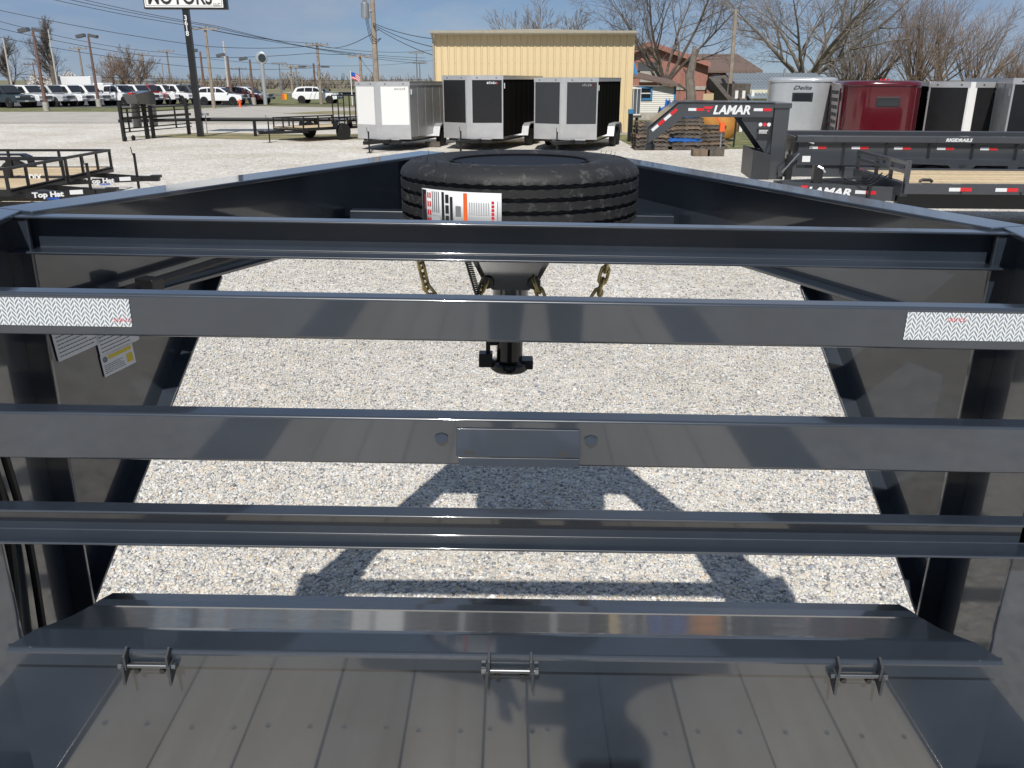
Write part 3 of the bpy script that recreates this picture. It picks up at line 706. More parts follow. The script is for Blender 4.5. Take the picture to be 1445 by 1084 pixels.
# ------------------------------------------------------------------ yellow metal shed
bY = 40.5; bx0, bx1 = P(612.5, 60, bY).x, P(893.5, 60, bY).x; bh = P(722, 45, bY).z
sh = empty('metal_building', ((bx0+bx1)/2, bY, 0), label='yellow ribbed metal building behind the enclosed trailers', cat='building')
hw_ = (bx1-bx0)/2; npan = 30; pw = 2*hw_/npan
m = MB(); m.box(-hw_+.02, hw_-.02, .03, 12, 0, bh-.02); m.build('wall', M['yellow_wall'], sh)
m = MB(); z0, z1 = .1, bh-.12
pr = [(-pw/2+.004, .012), (-pw/2+.03, -.030), (-pw/2+.075, -.030), (-pw/2+.10, .0), (pw/2-.004, .0), (pw/2-.004, .02), (-pw/2+.004, .02)]
m.prism(pr, 2, z0, z1); pan = m.build('wall_panel', M['yellow_wall'], sh, loc=(-hw_+pw/2, 0, 0))
for k in range(1, npan): share(pan, 'wall_panel', sh, loc=(-hw_+pw*(k+.5), 0, 0))
m = MB()
for k in range(npan):
    x = -hw_+pw*k+.052
    for z in (bh*.70, bh*.28): m.box(x-.012, x+.012, -.045, -.030, z-.012, z+.012)
o = m.build('panel_screws', M['trim_tan'], sh); o['kind'] = 'stuff'
m = MB(); m.prism([(-hw_-.12, bh-.10), (0, bh-.02), (hw_+.12, bh-.10), (hw_+.12, bh+.02), (0, bh+.10), (-hw_-.12, bh+.02)], 1, -.30, 12.3); m.build('roof', M['trim_tan'], sh, bevel=0)
m = MB(); m.prism([(-.34, bh-.13), (-.34, bh+.03), (-.46, bh+.03), (-.46, bh-.06), (-.42, bh-.13)], 0, -hw_-.12, hw_+.12); m.build('gutter', M['trim_tan'], sh)
m = MB(); m.tube([(-hw_-.05, -.38, bh-.12), (-hw_-.03, -.2, bh-.32), (-hw_-.03, -.08, bh-.42), (-hw_-.03, -.08, .2)], .045, 6); m.build('downspout', M['trim_tan'], sh)
m = MB(); m.box(hw_-.004, hw_+.06, -.05, .10, .05, bh-.12); m.build('corner_trim', M['yellow_wall'], sh)
m = MB(); m.box(-hw_-.04, hw_+.06, -.06, 12.1, 0, .12); m.build('footing', M['concrete'], sh)

# ------------------------------------------------------------------ enclosed cargo trailers with V noses
def cargo_trailer(loc, rz, w, ln, h, nose, faces, side_m, tandem, label, group='enclosed cargo trailers in the yard', ridge='alu_bright', rw_=.055, guard='alu_bright', logo='dark', z0=.42, side_flip=1):
    e = empty('enclosed_trailer', loc, rz, label, 'trailer', group)
    a = w/2; top = h
    # plan: nose at (0,-nose), corners (+-a,0), back y = ln
    pl = [(-a, 0), (-.07, -nose), (.07, -nose), (a, 0), (a, ln), (-a, ln)]
    m = MB(); m.prism(pl, 2, z0, top-.05); m.build('body', M[side_m], e)
    gh = z0+(top-z0)*.25
    for s, nm in ((-1, 0), (1, 1)):
        c0 = Vector((s*.07, -nose, 0)); c1 = Vector((s*a, 0, 0)); d = (c1-c0).normalized(); n_ = Vector((d.y, -d.x, 0))*s
        if n_.y > 0: n_ = -n_
        L_ = (c1-c0).length
        def strip(u0, u1, za, zb, t, nm_, mt_):
            q = MB(); p = [c0+d*u0+Vector((0,0,za)), c0+d*u1+Vector((0,0,za)), c0+d*u1+Vector((0,0,zb)), c0+d*u0+Vector((0,0,zb))]
            q.slab(p, n_*t); return q.build(nm_, M[mt_], e)
        strip(.02, L_-.02, gh, top-.14, .012, 'nose_panel', faces)
        strip(.0, L_, z0-.02, gh, .012, 'stone_guard', guard)
        strip(-.01, rw_, z0-.02, top-.10, .018, 'nose_trim', ridge)
        strip(L_-.035, L_+.01, z0-.02, top-.10, .014, 'corner_trim', 'alu_bright')
        strip(-.02, L_+.02, top-.14, top+.005, .022, 'roof_rail', 'alu_bright')
        for u in (.2, .8):
            q = MB(); p = c0+d*(L_*u)+n_*.022+Vector((0,0,top-.07)); q.obox(p, (.045, .02, .03)); q.build('marker_light', M['ink'], e)
    m = MB(); m.box(-.075, .075, -nose-.022, -nose, z0-.02, top); m.build('nose_cap', M[ridge], e)
    m = MB(); m.prism(pl, 2, top-.048, top-.02)
    pk = [(-a-.02, top-.02), (0, top+.05), (a+.02, top-.02)]
    m.prism([(-a-.02, 0), (-.06, -nose-.01), (.06, -nose-.01), (a+.02, 0), (a+.02, ln+.02), (-a-.02, ln+.02)], 2, top-.018, top+.012); m.build('roof', M['aluminium'], e)
    # sides: rail, sill, fender, wheels
    for s in (-1, 1):
        x0, x1 = sorted((s*a, s*(a+.016)))
        m = MB(); m.box(x0, x1, 0, ln, top-.12, top); m.build('side_rail', M['alu_bright' if side_m != 'black_gloss' else 'aluminium'], e)
        m = MB(); m.box(x0, x1, 0, ln, z0-.03, z0+.05); m.build('sill', M['aluminium'], e)
        nps = max(3, int(ln/.62)); 
        for k in range(1, nps):
            m = MB(); m.box(x0, x1-.008*(s > 0), ln*k/nps-.006, ln*k/nps+.006, z0+.05, top-.12); m.build('panel_seam', M[side_m], e)
        ys = (ln*.55, ln*.55+.86) if tandem else (ln*.60,)
        for y in ys: wheel(e, (s*(a+.13), y, .33), .33, .20)
        yf0, yf1 = ys[0]-.55, ys[-1]+.55; xf0, xf1 = sorted((s*a, s*(a+.26)))
        m = MB(); m.prism([(yf0, z0-.02), (yf0+.14, .74), (yf0+.36, .84), (yf1-.36, .84), (yf1-.14, .74), (yf1, z0-.02), (yf1-.05, z0-.02), (yf1-.18, .70), (yf1-.38, .80), (yf0+.38, .80), (yf0+.18, .70), (yf0+.05, z0-.02)], 0, xf0, xf1); m.build('fender', M['fender_alu'], e)
        m = MB(); m.box(min(s*a, s*(a+.02)), max(s*a, s*(a+.02)), .14, .20, top-.42, top-.24); m.build('side_reflector', M['print_white'], e)
    m = MB(); m.bar((-.55, .0, z0-.06), (0, -nose-1.0, z0-.08), .06, .11); m.build('tongue_rail', M['black'], e)
    m = MB(); m.bar((.55, .0, z0-.06), (0, -nose-1.0, z0-.08), .06, .11); m.build('tongue_rail', M['black'], e)
    m = MB(); m.box(-.05, .05, -nose-1.22, -nose-.95, z0-.12, z0); m.build('coupler', M['black'], e, bevel=.01)
    jack(e, 0, -nose-.85, 0, z0+.30)
    m = MB(); m.box(.0, a*.7, -nose*.62-.10, -nose*.3, z0-.16, z0-.03); m.build('battery_step', M['black'], e)
    m = MB(); m.box(.04, a*.72, -nose*.62-.115, -nose*.62-.10, z0-.03, z0+.02); m.build('step_edge', M['alu_bright'], e)
    m = MB(); m.box(-a+.1, a-.1, .2, ln-.1, z0-.12, z0-.03); m.build('chassis', M['black'], e)
    # maker's decal high on the right nose panel
    c0 = Vector((.07, -nose, 0)); c1 = Vector((a, 0, 0)); d = (c1-c0).normalized(); an = math.atan2(d.y, d.x)
    p = c0+d*((c1-c0).length*.50)+Vector((d.y, -d.x, 0))*.010; p.z = top-.27
    rr = random.Random(int(w*100)); n_ = Vector((d.y, -d.x, 0)); u = 0
    for k in range(6):   # small unreadable maker's mark: five strokes and a red end
        q = MB(); wd_ = rr.uniform(.04, .065); hh = rr.uniform(.06, .085); p_ = p+d*u
        q.slab([p_, p_+d*wd_, p_+d*(wd_+.012)+Vector((0,0,hh)), p_+d*.012+Vector((0,0,hh))], n_*.002); u += wd_+.012
        q.build('decal', M[('ink' if logo == 'dark' else 'print_white') if k < 5 else 'red_ink'], e)
    return e
def front_of(pxr, pyb, Y): return P(pxr, pyb, Y).x
tx = lambda px, Y: P(px, 160, Y).x
YT = 31.6
cargo_trailer((tx(541, YT), YT, 0), R(-17), 2.05, 4.3, zc(113, YT)-.06, .42, 'white', 'side_grey', False, 'white-nosed enclosed trailer with bare aluminium sides, leftmost of three', logo='dark')
cargo_trailer((tx(667, YT), YT+.3, 0), R(-18), 2.25, 5.0, zc(107, YT), .40, 'black', 'black_side', True, 'black enclosed trailer with glossy sides between the other two by the yellow building', logo='white')
cargo_trailer((tx(797.5, YT), YT-.2, 0), R(-16), 2.25, 4.9, zc(110, YT), .40, 'charcoal', 'black_side', True, 'charcoal grey nosed enclosed trailer, right end of the row by the yellow building', logo='white')
blk = MB(); blk.box(-.28, .28, -.16, .16, 0, .19); q = blk.build('timber_block', M['pallet'], None, loc=(tx(612, 34), 33.2, 0), bevel=.01); tag(q, 'squared timber block on gravel beside the white-nosed trailer wheel', 'block')

# ------------------------------------------------------------------ small utility trailers
def pickup_jack(e, x, y): return jack(e, x, y, .02, .95)
def utility_trailer(loc, rz, w, ln, label, ramp=False, wood_='pine', tandem=False, name_sign=None, group='black open utility trailers'):
    """axis: front towards +x, width along y"""
    e = empty('utility_trailer', loc, rz, label, 'trailer', group)
    zd, zr = .50, .93; a = w/2
    nb = 9
    pm_ = None
    for k in range(nb):
        y = -a+.05+(w-.1)*(k+.5)/nb
        m = MB(); m.box(-ln, 0, -.5*(w-.1)/nb+.004, .5*(w-.1)/nb-.004, zd, zd+.035)
        if pm_ is None: pm_ = m.build('deck_board', M[wood_], e, loc=(0, y, 0))
        else: share(pm_, 'deck_board', e, loc=(0, y, 0))
    for s in (-1, 1):
        m = MB(); m.box(-ln, 0, min(s*a, s*(a-.05)), max(s*a, s*(a-.05)), zd-.07, zd+.05); m.build('side_beam', M['black'], e)
        m = MB(); m.box(-ln, .0, min(s*a, s*(a-.05)), max(s*a, s*(a-.05)), zr-.05, zr); m.build('top_rail', M['black'], e)
        for k in range(5):
            x = -ln+.03+(ln-.06)*k/4
            m = MB(); m.box(x-.025, x+.025, min(s*(a-.004), s*(a-.046)), max(s*(a-.004), s*(a-.046)), zd+.05, zr-.05); m.build('stake', M['black'], e)
        xw = (-ln*.62,) if not tandem else (-ln*.5, -ln*.5-.85)
        for x in xw: wheel(e, (x, s*(a+.13), .34), .34, .21, axis=1)
        x0, x1 = xw[-1]-.46, xw[0]+.46
        m = MB(); m.prism([(x0, zd-.05), (x0+.08, .76), (x0+.22, .82), (x1-.22, .82), (x1-.08, .76), (x1, zd-.05), (x1-.03, zd-.05), (x1-.10, .73), (x1-.23, .785), (x0+.23, .785), (x0+.10, .73), (x0+.03, zd-.05)], 1, min(s*a, s*(a+.26)), max(s*a, s*(a+.26))); m.build('fender', M['black_gloss'], e)
    m = MB(); m.box(-.05, 0, -a+.05, a-.05, zr-.05, zr); m.build('front_rail', M['black'], e)
    m = MB(); m.box(-.05, .0, -a+.05, a-.05, zd-.07, zd+.05); m.build('front_beam', M['black'], e)
    for y in (-a/3, a/3):
        m = MB(); m.box(-.046, -.004, y-.025, y+.025, zd+.05, zr-.05); m.build('stake', M['black'], e)
    for s in (-1, 1):
        m = MB(); m.bar((-.4, s*a*.8, zd-.11), (1.05, s*.06, zd-.11), .05, .10); m.build('tongue_rail', M['black'], e)
    m = MB(); m.box(1.0, 1.42, -.06, .06, zd-.16, zd-.05); m.box(1.25, 1.46, -.075, .075, zd-.09, zd-.03); m.build('coupler', M['black'], e, bevel=.01)
    jack(e, .95, .0, 0, .92)
    if ramp:
        m = MB(); hh = 1.75
        for z in (zd+.05, hh): m.box(-ln-.05, -ln-.005, -a+.03, a-.03, z-.025, z+.025)
        m.build('ramp_rail', M['black'], e)
        for k in range(6):
            y = -a+.055+(w-.11)*k/5; q = MB(); q.box(-ln-.045, -ln-.010, y-.02, y+.02, zd+.075, hh-.025); q.build('ramp_bar', M['black'], e)
    return e
e = utility_trailer((-9.0, 18.7, 0), 0, 2.05, 4.6, 'black utility trailer with a spare wheel inside, farther of the two at lower left', tandem=True)
wheel(e, (-3.9, .55, .80), .34, .20, axis=1)
def decals(e, dj):
    dv = Vector((1.45, -.81, 0)).normalized(); an = math.atan2(.75, 1.45)
    s = -1; p0 = Vector((-.4, -1.025*.8, 0)); p1 = Vector((1.05, -.06, 0)); d = (p1-p0).normalized(); an = math.atan2(d.y, d.x); nn = Vector((d.y, -d.x, 0))
    p = p0.lerp(p1, .36)+nn*.027; p.z = .5-.15
    text('decal', 'Top Hat', .13, M['print_white'], e, p, rot=(R(90), 0, an), ext=.001, bold=.006, sx=1.15)
    q = p.copy(); q.z -= .05; text('decal', 'TRAILERS', .05, M['blue_ink'], e, q+d*.22, rot=(R(90), 0, an), ext=.001, bold=.003)
    m_ = MB(); c = p0.lerp(p1, .74)+nn*.027; m_.slab([c+Vector((0,0,.37)), c+d*.22+Vector((0,0,.37)), c+d*.22+Vector((0,0,.45)), c+Vector((0,0,.45))], nn*.002); m_.build('decal_plate', M['print_white'], e)
decals(e, False)
e = utility_trailer((-8.95, 16.45, 0), 0, 2.05, 4.4, 'black utility trailer with DJX lettering, nearer of the two at lower left', tandem=True)
decals(e, True); text('lettering', 'DJX', .15, M['print_white'], e, (-.72, .965, .505), rot=(R(90), 0, 0), ext=.001, bold=.006)
fu = G(392, 203); 
utility_trailer((fu.x+.1, fu.y+1.4, 0), R(-128), 1.95, 3.2, 'black single-axle utility trailer with raised ramp gate by the pipe rail', ramp=True)

# ------------------------------------------------------------------ gate panels on a stand, pipe rail, dealer sign
g0, g1 = G(176, 199.5), G(268, 190.0)
st = empty('gate_stand', g0, math.atan2((g1-g0).y, (g1-g0).x), 'black tubular gate panels on posts with a hooded winch box', 'gate rack')
Lg = (g1-g0).length
for x, hh, w_ in ((0, 1.55, .12), (Lg*.33, 1.45, .16), (Lg*.42, 1.35, .12), (Lg*.99, 1.60, .12)):
    m = MB(); m.box(x-w_/2, x+w_/2, -.06, .06, 0, hh); m.build('post', M['black'], st)
for z, t in ((1.28, .05), (1.12, .04), (.90, .10), (.50, .05), (.36, .04)):
    m = MB(); m.box(.02, Lg+.05, -.10-t/2, -.10+t/2, z-t/2, z+t/2); m.build('gate_rail', M['black'], st)
for x in (.28, Lg*.76):
    m = MB(); m.box(x-.03, x+.03, -.13, -.08, .36, 1.28); m.build('gate_stile', M['black'], st)
m = MB(); m.prism([(Lg*.14, 1.82), (Lg*.38, 1.95), (Lg*.43, 1.80), (Lg*.43, 1.40), (Lg*.20, 1.44)], 1, -.3, .3); m.build('winch_hood', M['car_grey'], st)
m = MB(); m.box(Lg*.16, Lg*.44, -.1, .1, 1.80, 1.88); m.build('hood_edge', M['red_ink'], st)
for x0, x1 in ((Lg*.20, Lg*.32), (Lg*.44, Lg*.56)):
    m = MB(); m.box(x0, x1, .16, .20, .45, 1.5); m.build('backing_panel', M['galv'], st)
wheel(st, (-.12, -.12, .11), .11, .06, axis=1); wheel(st, (.42, -.12, .11), .11, .06, axis=1)
sb = G(283.5, 193)
sg = empty('dealer_sign', sb, R(4), 'white MOTORS sign board on a tall black post', 'sign')
zs = P(262, 13.5, sb.y).z
m = MB(); m.box(-.125, .125, -.125, .125, 0, zs); m.build('post', M['black'], sg)
bw0, bw1 = P(206, 8, sb.y).x-sb.x, P(320, 8, sb.y).x-sb.x
m = MB(); m.box(bw0, bw1, -.16, .20, zs, zs+1.9); m.build('cabinet', M['black'], sg, bevel=.02)
m = MB(); m.box(bw0+.05, bw1-.14, -.175, -.161, zs+.07, zs+1.83); m.build('face', M['white'], sg)
m = MB(); fx0, fx1 = bw0+.10, bw1-.19
for a_ in ((fx0, fx1, zs+.12, zs+.135), (fx0, fx0+.015, zs+.135, zs+1.7), (fx1-.015, fx1, zs+.135, zs+1.7)): m.box(a_[0], a_[1], -.179, -.176, a_[2], a_[3])
m.build('face_border', M['ink'], sg)
text('lettering', 'MOTORS', .86, M['ink'], sg, ((bw0+bw1)/2-.20, -.180, zs+.20), align='CENTER', ext=.001, bold=.018, sx=.76)
text('lettering', 'LLC', .17, M['ink'], sg, (bw1-.54, -.180, zs+.12), ext=.001, bold=.004)
for k, ch in enumerate('3618'):
    text('house_number', ch, .27, M['print_white'], sg, (-.02, -.128, zs-.42-.205*k), align='CENTER', ext=.001, bold=.006)
m = MB(); m.lathe([(.16, .9), (.16, 1.0), (.0, 1.0)], 14, c=(.30, .0, 0)); m.tube([(.3, 0, 0), (.3, 0, .95)], .02, 6); m.build('meter_can', M['galv'], sg)
# pipe rail
r0, r1 = G(296, 188), P(603, 171, 39.5)
pr_ = empty('pipe_rail', (0, 0, 0), 0, 'long black pipe rail on short posts beyond the gravel', 'fence')
a_, b_ = Vector((sb.x-.1, sb.y+.25, .72)), Vector((-3.6, 39.3, .72))
m = MB(); m.tube([a_, b_], .085, 10); m.build('rail', M['black'], pr_, smooth=True)
m = MB(); m.tube([Vector((sb.x-3.0, sb.y-1.3, .72)), a_], .07, 10); m.build('rail', M['black'], pr_, smooth=True)
for k in range(4):
    p = a_.lerp(b_, .24+.24*k); m = MB(); m.tube([(p.x, p.y, 0), (p.x, p.y, .70)], .075, 8); m.build('rail_post', M['black'], pr_, smooth=True)

# ------------------------------------------------------------------ poles, lamps and wires
def lamp_pole(px, pyb, pyt, label, heads=2, mt='pole_brown'):
    b_ = G(px, pyb); hh = P(px, pyt, b_.y).z
    e = empty('lamp_post', b_, 0, label, 'lamp post', 'floodlight poles of the car lot')
    m = MB(); m.tube([(0, 0, 0), (0, 0, hh)], [.16, .09], 8); m.build('mast', M[mt], e, smooth=True)
    m = MB(); m.tube([(0, 0, 0), (0, 0, .7)], .24, 10); m.build('base', M['concrete'], e, smooth=True)
    for s in ((-1, 1) if heads == 2 else (-1,)):
        m = MB(); m.obox((s*.55, -.25, hh+.06), (.75, .6, .28), Matrix.Rotation(R(12*s), 4, 'Y')); m.build('lamp_head', M['car_grey'], e, bevel=.04)
    return e
for a_ in ((66, 157, 44, 'brown floodlight post on the verge before the parked cars, leftmost'), (140, 151, 52, 'brown floodlight post by the flatbed end of a white pickup'),
           (291, 148.5, 73, 'floodlight post just right of the dealer sign post'), (328, 148.5, 79, 'floodlight post beside the white SUV at the end of the car lot'), (358.5, 148, 84, 'floodlight post just left of the round sign')): lamp_pole(*a_, heads=2 if a_[0] < 200 else 1)
def power_pole(px, pyb, pyt, Y, label, arm=0, mt='pole_wood', r=.15, arms2=False, lean=0):
    b_ = P(px, pyb, Y); b_.z = 0; hh = P(px, pyt, Y).z
    e = empty('utility_pole', b_, 0, label, 'pole', 'utility poles around the yard')
    m = MB(); m.tube([(0, 0, 0), (lean, 0, hh)], [r, r*.65], 8); m.build('shaft', M[mt], e, smooth=True)
    for k in range(arm):
        z = hh-.25-.9*k; q = MB(); q.box(lean-1.15, lean+1.15, -.22, -.12, z-.06, z+.06); ao = q.build('crossarm', M[mt], e)
        for x in (-1.05, -.4, .4, 1.05):
            q = MB(); q.lathe([(.0, .06), (.05, .06), (.07, .14), (.03, .26), (0, .26)], 8, c=(lean+x, -.17, z)); q.build('insulator', M['ink_grey'], ao, smooth=True)
    return e, b_, hh
poles = [
 (18, 128, 52, 105, 'thin pale pole beside the leftmost bare tree', 0, 'pole_pale', .13),
 (53, 128, 88, 120, 'short thin dark pole between the two left bare trees', 1, 'pole_brown', .09),
 (83, 130, 42, 104, 'pale pole with a yellow foot before the tall bare tree', 0, 'pole_pale', .12),
 (120, 126, 66, 118, 'wooden pole with a crossarm right of the tall bare tree', 1, 'pole_wood', .17),
 (160, 126, 79, 130, 'wooden crossarm pole left of the round-headed bare trees', 1, 'pole_wood', .15),
 (207, 126, 74, 135, 'wooden pole against the grain silos', 1, 'pole_wood', .17),
 (233, 126, 90, 140, 'thin pole left of the crossarm pole behind the white pickups', 0, 'pole_wood', .10),
 (242, 126, 70, 128, 'wooden crossarm pole behind the row of white pickups', 1, 'pole_wood', .16),
 (302, 152, 37, 78, 'tall wooden crossarm pole just right of the dealer sign post', 1, 'pole_wood', .17),
 (324, 142, 58, 92, 'slim pale pole with a side bracket behind the white SUV', 0, 'pole_pale', .13),
 (342, 142, 95, 135, 'far thin crossarm pole between two floodlight posts', 1, 'pole_brown', .12),
 (414, 143, 91, 120, 'stout wooden pole with close crossarms right of the round sign', 2, 'pole_wood', .17),
 (428.5, 143, 110, 130, 'short bare wooden pole before the blue canopies', 0, 'pole_wood', .13),
 (453, 142, 60, 92, 'tall wooden pole rising behind the white SUV on the road', 1, 'pole_wood', .19),
 (511, 135, 76, 88, 'wooden crossarm pole behind the white-nosed trailer', 1, 'pole_wood', .17),
]
PT = {}
for a_ in poles:
    e_, b_, h_ = power_pole(*a_); PT[a_[0]] = Vector((b_.x, b_.y, h_))
# near pole with its transformer
e, b_, h_ = power_pole(534, 170, -40, 45, 'weathered pole with a grey transformer and drooping service wires', 0, 'pole_wood', .16); PT[534] = Vector((b_.x, b_.y, h_))
zt6 = P(527, 15, 45).z
m = MB(); m.lathe([(0, -.36), (.19, -.36), (.20, -.30), (.20, .30), (.15, .36), (0, .36)], 16, c=(-.36, -.1, zt6)); o = m.build('transformer', M['galv'], e, smooth=True)
for x in (-.42, -.30):
    q = MB(); q.lathe([(.05, .36), (.06, .42), (.03, .55), (0, .55)], 8, c=(x, -.1, zt6)); q.build('bushing', M['ink_grey'], o, smooth=True)
m = MB(); m.box(-.2, 0, -.14, -.06, zt6-.05, zt6+.05); m.build('bracket', M['galv'], e)
for k in range(3):
    m = MB(); pts = [Vector((-.36+.06*k, -.14, zt6-.3)).lerp(Vector((.35, -.1, zt6-1.25)), t)+Vector((-.10*math.sin(math.pi*t), 0, -(.65-.12*k)*math.sin(math.pi*t))) for t in [i/12 for i in range(13)]]; m.tube(pts, .014, 5); m.build('drop_cable', M['wire'], e)
e, b_, h_ = power_pole(1028, 146, 13, 44, 'bare weathered pole before the brick building', 0, 'pole_wood', .13)
# round dealership sign on a pale mast
rb = G(375, 148); rs = empty('round_sign', rb, 0, 'silver and blue disc sign on a thick pale mast', 'sign'); zr_ = P(369, 82, rb.y).z
m = MB(); m.tube([(0, 0, 0), (0, 0, zr_-.5)], .20, 12); m.build('mast', M['silver_paint'], rs, smooth=True)
m = MB(); m.lathe([(0, -.16), (.44, -.16), (.56, -.11), (.60, 0), (.56, .11), (.44, .16), (0, .16)], 28, c=(0, 0, zr_), axis=1); m.build('disc', M['silver_paint'], rs, smooth=True)
m = MB(); m.lathe([(0, -.03), (.36, -.03), (.38, 0)], 28, c=(.1, -.17, zr_), axis=1); o = m.build('emblem', M['car_dark'], rs, smooth=True)
# flagpole
fb = P(497, 140, 88); fp = empty('flagpole', (fb.x, 88, 0), 0, 'white flagpole with a small flag left of the white-nosed trailer', 'flagpole'); hf = P(496, 100, 88).z
m = MB(); m.tube([(0, 0, 0), (0, 0, hf)], [.06, .04], 8); m.build('mast', M['white'], fp)
fl = MB(); npt = 9
for k in range(7):
    vs = []; 
    fl = MB()
    for i in range(npt):
        t = i/(npt-1); x = 1.15*t; y = .10*math.sin(t*7); dz = -.55*t*t-.1*t
        for zz in (hf-.1-.09*k, hf-.1-.09*(k+1)): vs.append((x, y, zz+dz))
    fl.add(vs, [(2*i, 2*i+1, 2*i+3, 2*i+2) for i in range(npt-1)]); o = fl.build('flag_stripe', M['red_ink' if k % 2 == 0 else 'print_white'], fp, smooth=True)
vs = []; fl = MB()
for i in range(4):
    t = i/(npt-1); x = 1.15*t; y = .10*math.sin(t*7)-.015; dz = -.55*t*t-.1*t
    for zz in (hf-.1, hf-.1-.36): vs.append((x, y, zz+dz))
fl.add(vs, [(2*i, 2*i+1, 2*i+3, 2*i+2) for i in range(3)]); fl.build('flag_canton', M['blue_ink'], fp, smooth=True)
# tall thin floodlight masts far off
for px, pt, pb, lab in ((398, 91, 140, 'far stadium light mast right of the round sign'), (421, 96, 140, 'far stadium light mast behind the stout wooden pole'), (589, 76, 120, 'far twin floodlight mast left of the yellow building, taller'), (593, 90, 120, 'far floodlight mast left of the yellow building, shorter')):
    Yq = 170; p = P(px, pb, Yq); hh = P(px, pt, Yq).z; e = empty('stadium_light', (p.x, Yq, 0), 0, lab, 'light mast', 'far light masts')
    m = MB(); m.tube([(0, 0, 0), (0, 0, hh)], [.2, .1], 6); m.build('mast', M['galv'], e); m = MB(); m.box(-1.4, 1.4, -.2, .2, hh, hh+.35); m.build('lamp_bank', M['galv'], e)
Yq = 125; p = P(446, 140, Yq); hh = P(445, 95, Yq).z; e = empty('street_lamp', (p.x, Yq, 0), 0, 'dark two-armed street lamp left of the tall wooden pole', 'street lamp')
m = MB(); m.tube([(0, 0, 0), (0, 0, hh+.5)], .13, 8); m.build('mast', M['pole_brown'], e)
for s in (-1, 1):
    m = MB(); m.bar((0, 0, hh), (s*1.2, 0, hh+.1), .08, .08); a2 = m.build('arm', M['pole_brown'], e); m = MB(); m.box(s*1.6-.55, s*1.6+.55, -.3, .3, hh-.05, hh+.2); m.build('lamp_head', M['car_grey'], a2)
# wires: sagging spans
def wire(pts, sag, r, label, group='power lines over the road'):
    out = []
    for a_, c_ in zip(pts[:-1], pts[1:]):
        a_, c_ = Vector(a_), Vector(c_)
        for k in range(14):
            t = k/14; q = a_.lerp(c_, t); q.z -= 4*sag*t*(1-t)*(c_-a_).length/40; out.append(q)
    out.append(Vector(pts[-1])); m_ = MB(); m_.tube(out, r, 4, cap=False); o_ = m_.build('power_line', M['wire'], None, fix=False)
    tag(o_, label, 'power line', group)
A8 = PT[302]; A53 = PT[453]; A511 = PT[511]; A120 = PT[120]; A242 = PT[242]; A534 = PT[534]
for k, (dx, dz) in enumerate(((-1.05, 0), (.4, 0), (1.05, 0))):
    wire([P(20+14*k, -14-2*k, 74), A8+Vector((dx, -.17, dz)), P(600, 82+4*k, 110)], .55, .022, ['highest of three close wires running to the tall crossarm pole', 'middle of three close wires running to the tall crossarm pole', 'lowest of three close wires running to the tall crossarm pole'][k])
wire([P(-30, 8, 74), A8+Vector((0, -.2, -1.6)), A53+Vector((0, -.2, -.3)), P(615, 70, 130)], .5, .022, 'dark wire sagging from the tall crossarm pole to the pole behind the white SUV')
wire([P(-30, 22, 90), A242+Vector((0, -.2, -.4)), P(410, 91, 120), P(620, 84, 150)], .6, .024, 'long sagging wire across the left sky above the bare trees')
wire([P(-30, 33, 90), P(200, 78, 100), A53+Vector((-.3, -.2, -1.0)), A511+Vector((-.4, -.17, 0))], .6, .024, 'long sagging wire passing the pole behind the white SUV')
wire([P(-30, 46, 90), P(170, 82, 100), P(300, 96, 110), P(440, 96, 120)], .5, .024, 'lowest sagging wire behind the lamp posts at left')
wire([P(-30, 100, 140), A120+Vector((0, -.2, -3.6)), P(340, 112, 140), P(600, 112, 150)], .2, .03, 'far level wire low over the parked cars')
wire([P(-30, 106, 150), P(300, 117, 150), P(600, 118, 150)], .2, .03, 'far level wire lowest over the parked cars')
for k in range(3):
    wire([A534+Vector((0, -.15, P(534, 33+2*k, 45).z-A534.z)), P(614, 55+12*k, bY)], .8, .016, ['highest', 'middle', 'lowest'][k]+' of three wires drooping from the transformer pole to the yellow building', 'service wires to the yellow building')
wire([A8+Vector((.6, -.2, -.3)), A53+Vector((0, -.2, -.1)), P(534, 42, 45)], .5, .02, 'wire rising from the pole behind the white SUV to the transformer pole')
wire([A511+Vector((0, -.1, -.2)), P(534, 110, 45)], .2, .02, 'short guy wire low between the two poles behind the white-nosed trailer')
# ------------------------------------------------------------------ gooseneck dump trailer at right
DG = M['dealer_grey']
dp = G(1100, 286); dY = 18.0
DT = empty('dump_trailer', (P(1092, 200, dY).x, dY, 0), R(-6.5), 'dark grey gooseneck dump trailer with red and white reflectors and LAMAR neck', 'trailer')
def dpart(m, name, mt=None, bevel=.006): return m.build(name, mt or DG, DT, bevel=bevel)
zn = zc(146, dY); W2 = 2.05      # width of the box, away from the camera
# riser column and neck (centre third of the width)
for yy in (.25, 1.55):
    m = MB(); m.box(0, .30, yy, yy+.22, .42, zn-.02); dpart(m, 'riser')
    m = MB(); m.prism([(.32, zn-.05), (-.62, zn-.28), (-.62, zn-.34), (-.10, .95), (.0, .95), (.0, zn-.05)], 1, yy+.09, yy+.11); dpart(m, 'riser_gusset', bevel=0)
m = MB(); m.box(-.02, .33, .22, 1.80, zn-.10, zn); dpart(m, 'riser_cap')
m = MB(); m.prism([(.33, zn), (-1.92, zn+.005), (-2.52, zn-.52), (-2.52, zn-.80), (-2.34, zn-.70), (-1.84, zn-.28), (-.02, zn-.28), (-.02, zn-.10), (.33, zn-.10)], 1, .25, .37); dpart(m, 'neck_side')
m = MB(); m.prism([(.33, zn), (-1.92, zn+.005), (-2.52, zn-.52), (-2.52, zn-.80), (-2.34, zn-.70), (-1.84, zn-.28), (-.02, zn-.28), (-.02, zn-.10), (.33, zn-.10)], 1, 1.55, 1.67); dpart(m, 'neck_side')
